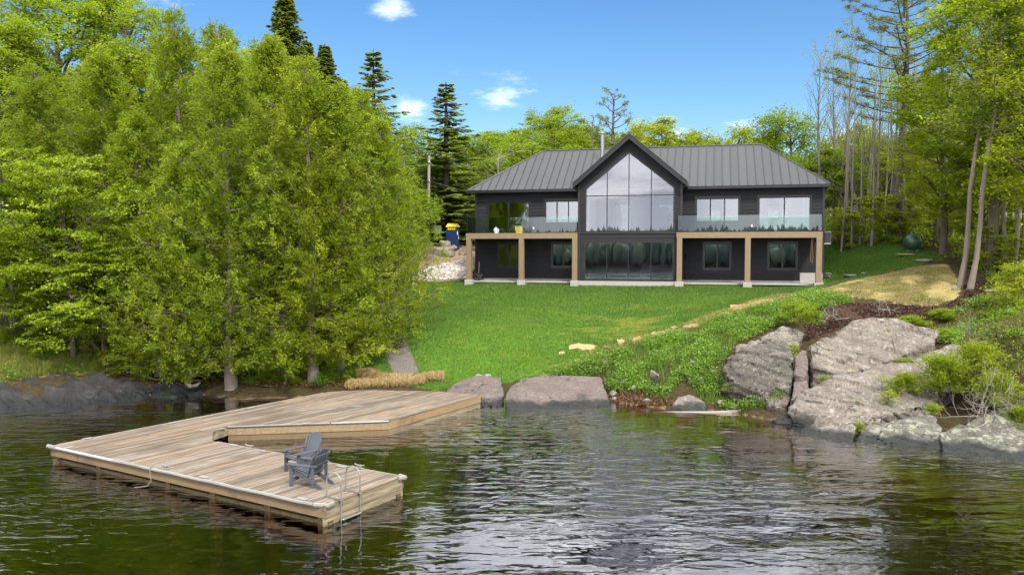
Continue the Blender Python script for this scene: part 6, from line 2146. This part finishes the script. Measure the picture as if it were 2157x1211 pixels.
log_px("driftwood_log", "thin grey branch lying below the slim trunks at the right", [(2085, 635, 35.2), (2120, 612, 36.4), (2157, 596, 37.4)], [.03, .05, .06], seed=3)
log_px("driftwood_log", "pale bent root ring among the dark shore rocks", [(392, 798, 35.0), (393, 808, 34.8), (402, 814, 34.7), (414, 812, 34.7), (422, 805, 34.9)], [.05, .08, .09, .08, .04], mat=M_BARKG, seed=4)
def dead_brush(label, u, v, y, n, L, seed, spread=.7, up=.05, mat=None, r=.016, name="dead_brush"):
    g = np.random.default_rng(seed)
    tb = Tubes(); tips = []
    p = at_y(u, v, y)
    for i in range(n):
        d = nrmz(g.normal(0, 1, 3) * [1, .6, .6] + np.array([0, -.3, .45]))
        grow(tb, tips, g.normal(0, .15, 3), d, L * g.uniform(.6, 1.2), r, 2, g, 3, up, spread)
    o = link(name, tb.mesh(name, mat or M_DEAD))
    o.location = p
    setp(o, label, "brushwood")
dead_brush("tangle of bare grey branches over the lichened rocks at the right", 2075, 885, 26.4, 12, 1.0, 1)
dead_brush("second tangle of bare grey branches nearer the right edge", 2125, 870, 26.6, 9, .9, 2)
dead_brush("upright bare grey twigs behind the grey pointed stone", 2045, 720, 31.4, 8, .8, 3, up=.12)
dead_brush("dark root ball among the weeds above the shore debris", 1385, 815, 33.2, 26, .32, 4, spread=1.0, mat=simple("dark_roots", (0.05, 0.04, 0.032), .9), name="root_ball")
dead_brush("pale twigs on the dark mulch above the big slab", 1745, 672, 35.8, 14, .5, 5, up=-.1)
dead_brush("scattered twigs on the mulch behind the slab's peak", 1860, 650, 36.4, 12, .5, 6, up=-.12)
dead_brush("bare twigs in the cedar bush on the right rocks", 2010, 800, 28.8, 6, .7, 7)
# juniper and fern clumps on the right rocks
for kind, u, v, y, h, w, lab in [
    ('juniper', 1985, 818, 28.6, 1.0, 2.2, "spreading cedar bush on the right hand rocks, left part"), ('juniper', 2060, 800, 28.6, 1.1, 2.2, "spreading cedar bush on the right hand rocks, right part"),
    ('juniper', 1905, 822, 28.8, .55, 1.3, "low cedar bush on the ridge's brown pocket"), ('ybush', 1872, 842, 28.2, .42, .7, "small bright fern on the ridge's brown pocket"),
    ('ybush', 1810, 905, 27.0, .35, .4, "small bright fern in the crack by the wedge boulder"), ('juniper', 2105, 850, 27.2, .9, 1.6, "dark cedar bush behind the grey branches at the right"),
    ('ybush', 2140, 838, 27.3, .6, 1.0, "yellowish bush at the right edge among the branches"), ('bush', 1700, 680, 34.2, .9, 1.3, "leafy green bush left of the big slab's peak"),
    ('bush', 1672, 665, 35.4, .8, 1.4, "leafy green bush above the pale ledge"), ('bush', 1640, 832, 30.8, .5, .7, "small green tuft below the mossy boulder"),
    ('bush', 1742, 802, 30.3, .3, .7, "small green tuft in the crack below the big slab's left end"), ('ybush', 1800, 792, 30.4, .25, .6, "low tuft in the crack under the middle of the big slab"),
    ('bush', 1905, 765, 30.9, .3, .8, "low green tuft in the crack under the big slab's right end"), ('bush', 1965, 866, 27.4, .35, .7, "small green tuft on top of the lichened rock"),
    ('juniper', 2150, 900, 26.2, .6, 1.2, "small cedar bush hanging over the rock at the right edge"), ('bush', 1540, 818, 31.6, .35, .8, "small green tuft at the mossy boulder's rounded foot"),
    ('ybush', 1672, 745, 32.3, .5, .5, "yellow tuft at the mossy boulder's right corner")]:
    bush_px(kind, lab, u, v, h, w, y=y)

# brown shore debris pocket
def litter(name, label, poly, n, mat, L, W, seed, lift=.02, tint=(.5, .2), flat=.35):
    g = np.random.default_rng(seed)
    lo, hi = poly.min(0), poly.max(0)
    x, y = g.uniform(lo[0], hi[0], n * 4), g.uniform(lo[1], hi[1], n * 4)
    k = inside(poly, x, y)
    x, y = x[k][:n], y[k][:n]
    z = height(x, y) + lift + g.random(len(x)) * .05
    D = g.normal(0, 1, (len(x), 3)) * [1, 1, flat]
    V, F = leaf_quads(np.c_[x, y, z], D, g.normal(0, .4, D.shape) + [0, 0, 1], L * g.uniform(.6, 1.3, len(x)), W * g.uniform(.7, 1.3, len(x)))
    return setp(link(name, np_mesh(name, V, F, mat, np.clip(g.normal(*tint, len(x)), 0, 1))), label, name.replace('_', ' '), kind="stuff")
M_LITTER = leaf_mat("leaf_litter", [(0, (0.06, 0.03, 0.018)), (.5, (0.16, 0.085, 0.045)), (1, (0.34, 0.22, 0.13))], .1, .02, 0)
litter("shore_debris", "rust-brown debris washed up at the foot of the weeds", poly_px([(1275, 835), (1330, 828), (1400, 838), (1425, 858), (1330, 862), (1285, 858)]), 2600, M_LITTER, .14, .04, 1)
litter("mulch", "dark bark mulch above the big slab", MULCH, 9000, leaf_mat("bark_mulch", [(0, (0.02, 0.012, 0.01)), (.5, (0.055, 0.03, 0.022)), (1, (0.16, 0.10, 0.07))], .0, .02, 0), .14, .05, 2)
litter("leaf_litter", "dead leaves under the cedars", poly_px([(430, 812), (480, 790), (600, 770), (740, 740), (760, 790), (720, 815), (560, 818)]), 9000, M_LITTER, .1, .07, 3)
litter("leaf_litter", "dead leaves under the slim trunks at the right", poly_px([(2030, 640), (2157, 585), (2157, 720), (2060, 735), (2000, 700)]), 7000, M_LITTER, .1, .06, 4, tint=(.6, .2))

# ------------------------------------------------------------------ grass
def blades(name, label, x, y, h, w, mat, seed, tint, lean=.5, lift=-.01):
    g = np.random.default_rng(seed)
    n = len(x)
    z = height(x, y) + lift
    a = g.random(n) * 2 * np.pi
    l = np.abs(g.normal(0, lean, n))
    h = h * g.uniform(.6, 1.25, n)
    B = np.c_[x, y, z]
    side = np.c_[-np.sin(a), np.cos(a), np.zeros(n)] * (w * g.uniform(.7, 1.3, n) / 2)[:, None]
    tip = B + np.c_[np.cos(a) * l * h, np.sin(a) * l * h, h]
    V = np.stack([B - side, B + side, tip], 1).reshape(-1, 3)
    F = np.arange(3 * n).reshape(-1, 3)
    return setp(link(name, np_mesh(name, V, F, mat, tint)), label, "grass", kind="stuff")
def scatter(poly, n, seed, not_in=None):
    g = np.random.default_rng(seed)
    lo, hi = poly.min(0), poly.max(0)
    x, y = g.uniform(lo[0], hi[0], n * 3), g.uniform(lo[1], hi[1], n * 3)
    k = inside(poly, x, y)
    for q in (not_in or []):
        k &= ~inside(q, x, y)
    return x[k][:n], y[k][:n]
def field(x, y, sx, sy, seed, rot=0.0):
    c, s = math.cos(rot), math.sin(rot)
    return np.array([mnoise.noise(Vector(((a * c + b * s) * sx + seed, (b * c - a * s) * sy, seed * .7))) for a, b in zip(x, y)])
M_GRASS = leaf_mat("lawn_grass", [(0, (0.028, 0.085, 0.008)), (.45, (0.07, 0.16, 0.012)), (.72, (0.13, 0.205, 0.016)), (1, (0.36, 0.31, 0.07))], .35, .03, 0)
HOUSEF = np.array([tuple(hpt(a, b, 0)[:2]) for a, b in ((-9.9, -1.2), (11.2, -1.2), (11.2, 7.4), (-9.9, 7.4))])
x, y = scatter(LAWN, 330000, 1, [PATH, HOUSEF, STRAW] + MATP)
ff = field(x, y, .35, 1.3, 4, R(-12)) + .5 * field(x, y, 1.3, 4.5, 9, R(-12))
cen_ = ground(1330, 690)
pat = np.exp(-(((x - cen_.x) / 5.5) ** 2 + ((y - cen_.y) / 2.6) ** 2))
tint = np.clip(.44 + .12 * ff + np.random.default_rng(2).normal(0, .10, len(x)) + np.where(ff > .2, .5, .2) * pat * np.clip(ff + .6, 0, 1), 0, 1)
blades("lawn_grass", "short green lawn grass", x, y, .075, .022, M_GRASS, 3, tint)
x, y = scatter(STRAW, 52000, 5)
ff = field(x, y, .8, 1.6, 14) + .6 * field(x, y, 2.6, 5, 15)
tint = np.clip(.92 + .1 * np.random.default_rng(3).normal(0, 1, len(x)) - np.where(ff > .12, .45, 0), 0, 1)
blades("straw_grass", "straw covered seeded patch with thin green grass at the right", x, y, .075, .022, leaf_mat("straw_seed_patch", [(0, (0.10, 0.17, 0.02)), (.5, (0.23, 0.23, 0.06)), (1, (0.37, 0.295, 0.145))], .25, .02, 0), 6, tint, lean=1.2)
M_BANK = leaf_mat("bank_grass", [(0, (0.05, 0.10, 0.012)), (.5, (0.16, 0.20, 0.025)), (1, (0.38, 0.33, 0.10))], .35, .03, 0)
x, y = scatter(BANKG, 30000, 7)
blades("bank_grass", "yellow-green grass on the left bank", x, y, .22, .022, M_BANK, 8, np.clip(.55 + .25 * field(x, y, .6, 1.2, 3) + np.random.default_rng(4).normal(0, .18, len(x)), 0, 1), lean=.7)
RB = poly_px([(1990, 690), (2060, 650), (2157, 640), (2157, 790), (2060, 780), (2010, 740)])
x, y = scatter(RB, 15000, 17)
blades("bank_grass", "thin mossy grass on the right bank", x, y, .14, .02, M_BANK, 18, np.clip(.45 + .3 * field(x, y, .8, 1.6, 5) + np.random.default_rng(5).normal(0, .18, len(x)), 0, 1), lean=.8)
x, y = scatter(WEEDS, 16000, 9)
blades("shore_grass", "tall soft grass among the weeds", x, y, .34, .018, leaf_mat("tall_grass", [(0, (0.05, 0.12, 0.01)), (.5, (0.11, 0.22, 0.015)), (1, (0.24, 0.33, 0.03))], .4, .03, 0), 10, np.clip(.5 + np.random.default_rng(6).normal(0, .2, len(x)), 0, 1), lean=.45)
litter("straw_litter", "loose straw scattered along the lawn's lower edge", poly_px([(1150, 778), (1250, 742), (1400, 700), (1540, 650), (1640, 622), (1700, 620), (1650, 642), (1540, 674), (1400, 716), (1250, 760)]), 5200, M_STRAW, .16, .016, 31, lift=.05)
# weeds: leafy plants over the slope
def weeds(name, label, poly, n, seed, hh=.26, nl=16, leaf=.085, mat=None, thr=-.12):
    g = np.random.default_rng(seed)
    x, y = scatter(poly, n, seed)
    f = field(x, y, .9, .9, seed)
    k = f > thr
    x, y, f = x[k], y[k], f[k]
    z = height(x, y)
    hs = hh * g.uniform(.5, 1.35, len(x)) * (1 + .8 * np.clip(f, 0, .5))
    C = np.repeat(np.c_[x, y, z], nl, 0)
    o = g.normal(0, 1, (len(C), 3)) * [.15, .15, 0]
    C = C + o
    C[:, 2] += np.repeat(hs, nl) * g.uniform(.25, 1.1, len(C))
    D = o + g.normal(0, .12, C.shape) + [0, 0, .02]
    V, F = leaf_quads(C, D, np.array([0, -.15, 1.0]) + g.normal(0, .4, C.shape), leaf * g.uniform(.6, 1.4, len(C)), leaf * g.uniform(.4, .75, len(C)))
    tint = np.clip(.42 + np.repeat(g.normal(0, .16, len(x)), nl) + g.normal(0, .13, len(C)), 0, 1)
    setp(link(name, np_mesh(name, V, F, mat or M_WEED, tint)), label, "weeds", kind="stuff")
weeds("ground_cover", "dense green weeds between the lawn and the shore rocks", WEEDS, 4200, 11)
weeds("ground_cover", "low leafy undergrowth under the cedars", poly_px([(430, 806), (480, 795), (600, 785), (740, 770), (755, 800), (700, 815), (560, 818)]), 900, 12, .3, thr=-.05)
weeds("ground_cover", "low green plants on the right hand bank", poly_px([(1880, 690), (1960, 670), (2157, 600), (2157, 720), (2060, 740), (1990, 725)]), 900, 13, .18, thr=.02)
weeds("ground_cover", "leafy plants on the left bank", BANKG, 700, 15, .28, thr=.1)
FF_ = np.array([(19, 53), (25.5, 48), (23, 42), (34, 36), (46, 50), (46, 85), (17, 85)])
weeds("ground_cover", "green undergrowth on the floor of the right hand woods", FF_, 5200, 16, .5, 14, .17, M_FOREST, thr=-.1)
weeds("ground_cover", "green plants on the bank past the right edge", np.array([(17, 26), (30, 18), (46, 26), (46, 50), (25, 42), (20, 34)]), 4200, 23, .35, 14, .13, M_FOREST, thr=-.15)
FL_ = np.array([(-34, 36), (-9, 37), (-6, 44), (-11, 52), (-12, 62), (0, 64), (16, 66), (16, 86), (-40, 86)])
weeds("ground_cover", "green undergrowth on the floor of the woods behind the cedars", FL_, 6000, 19, .5, 14, .17, M_FOREST, thr=-.1)

# ------------------------------------------------------------------ neighbour's deck at the left edge
q = at_y(4, 690, 39.0)
nd = thing("neighbour_deck", "weathered wooden deck corner with upright railing at the left edge", "deck", (q.x - .15, q.y, q.z), R(10))
M_OLDW = wood_material("old_deck_wood", (0.09, 0.075, 0.06), (0.19, 0.165, 0.14), (0.3, 0.27, 0.235))
MB().box(-3.0, .45, -.1, 2.2, -.12, 0.0).build("floor", M_OLDW, nd)
MB().box(-3.0, .5, -.16, -.105, -.3, .02).build("rim_board", M_OLDW, nd)
for i in range(20):
    x = .42 - i * .16
    MB().box(x - .045, x + .045, -.10, -.07, .06, .95).build("baluster", M_OLDW, nd)
MB().box(-3.0, .5, -.13, -.03, .95, 1.0).build("top_rail", M_OLDW, nd)
for x in (.4, -1.4, -2.9):
    MB().box(x - .05, x + .05, 0, .1, -2.6, 1.04).build("post", M_OLDW, nd)
q = ground(132, 706)
st = thing("concrete_block", "mossy grey block under the layered maples on the left bank", "block", (q.x, q.y, q.z - .05), R(12))
MB().box(-.34, .34, -.2, .2, 0, .42).build("base", M_CONC, st, bevel=.02)
MB().box(-.38, .38, -.24, .24, .425, .52).build("top_slab", M_CONC, st, bevel=.02)

# ------------------------------------------------------------------ far shore across the lake (seen only mirrored in glass and water)
g = np.random.default_rng(77)
VV, FF = [], []
n_ = 5000
xs = g.uniform(-330, 260, n_); ys = -172 - 110 * g.random(n_) ** 1.5
zs = height(xs, ys)
for i in range(n_):
    h_ = g.uniform(6, 11); r_ = g.uniform(1.2, 2.6)
    q = bv * [r_, r_, h_ * .55] * g.uniform(.6, 1.3, (len(bv), 1)) + [xs[i], ys[i], max(zs[i], 0) + h_ * .5]
    VV.append(q); FF.append(bf + i * len(bv))
t = NT("far_canopy")
M_FAR = t.pbr(t.ramp(t.n('ShaderNodeNewGeometry').outputs['Random Per Island'], [(0, (.10, .15, .12)), (.6, (.15, .21, .15)), (1, (.22, .28, .18))]), .95)  # crown greens paled and cooled: distance haze painted into the colour
setp(link("far_forest", np_mesh("far_forest", np.concatenate(VV), np.concatenate(FF), M_FAR)), "wooded far shore across the lake", "forest", kind="stuff")
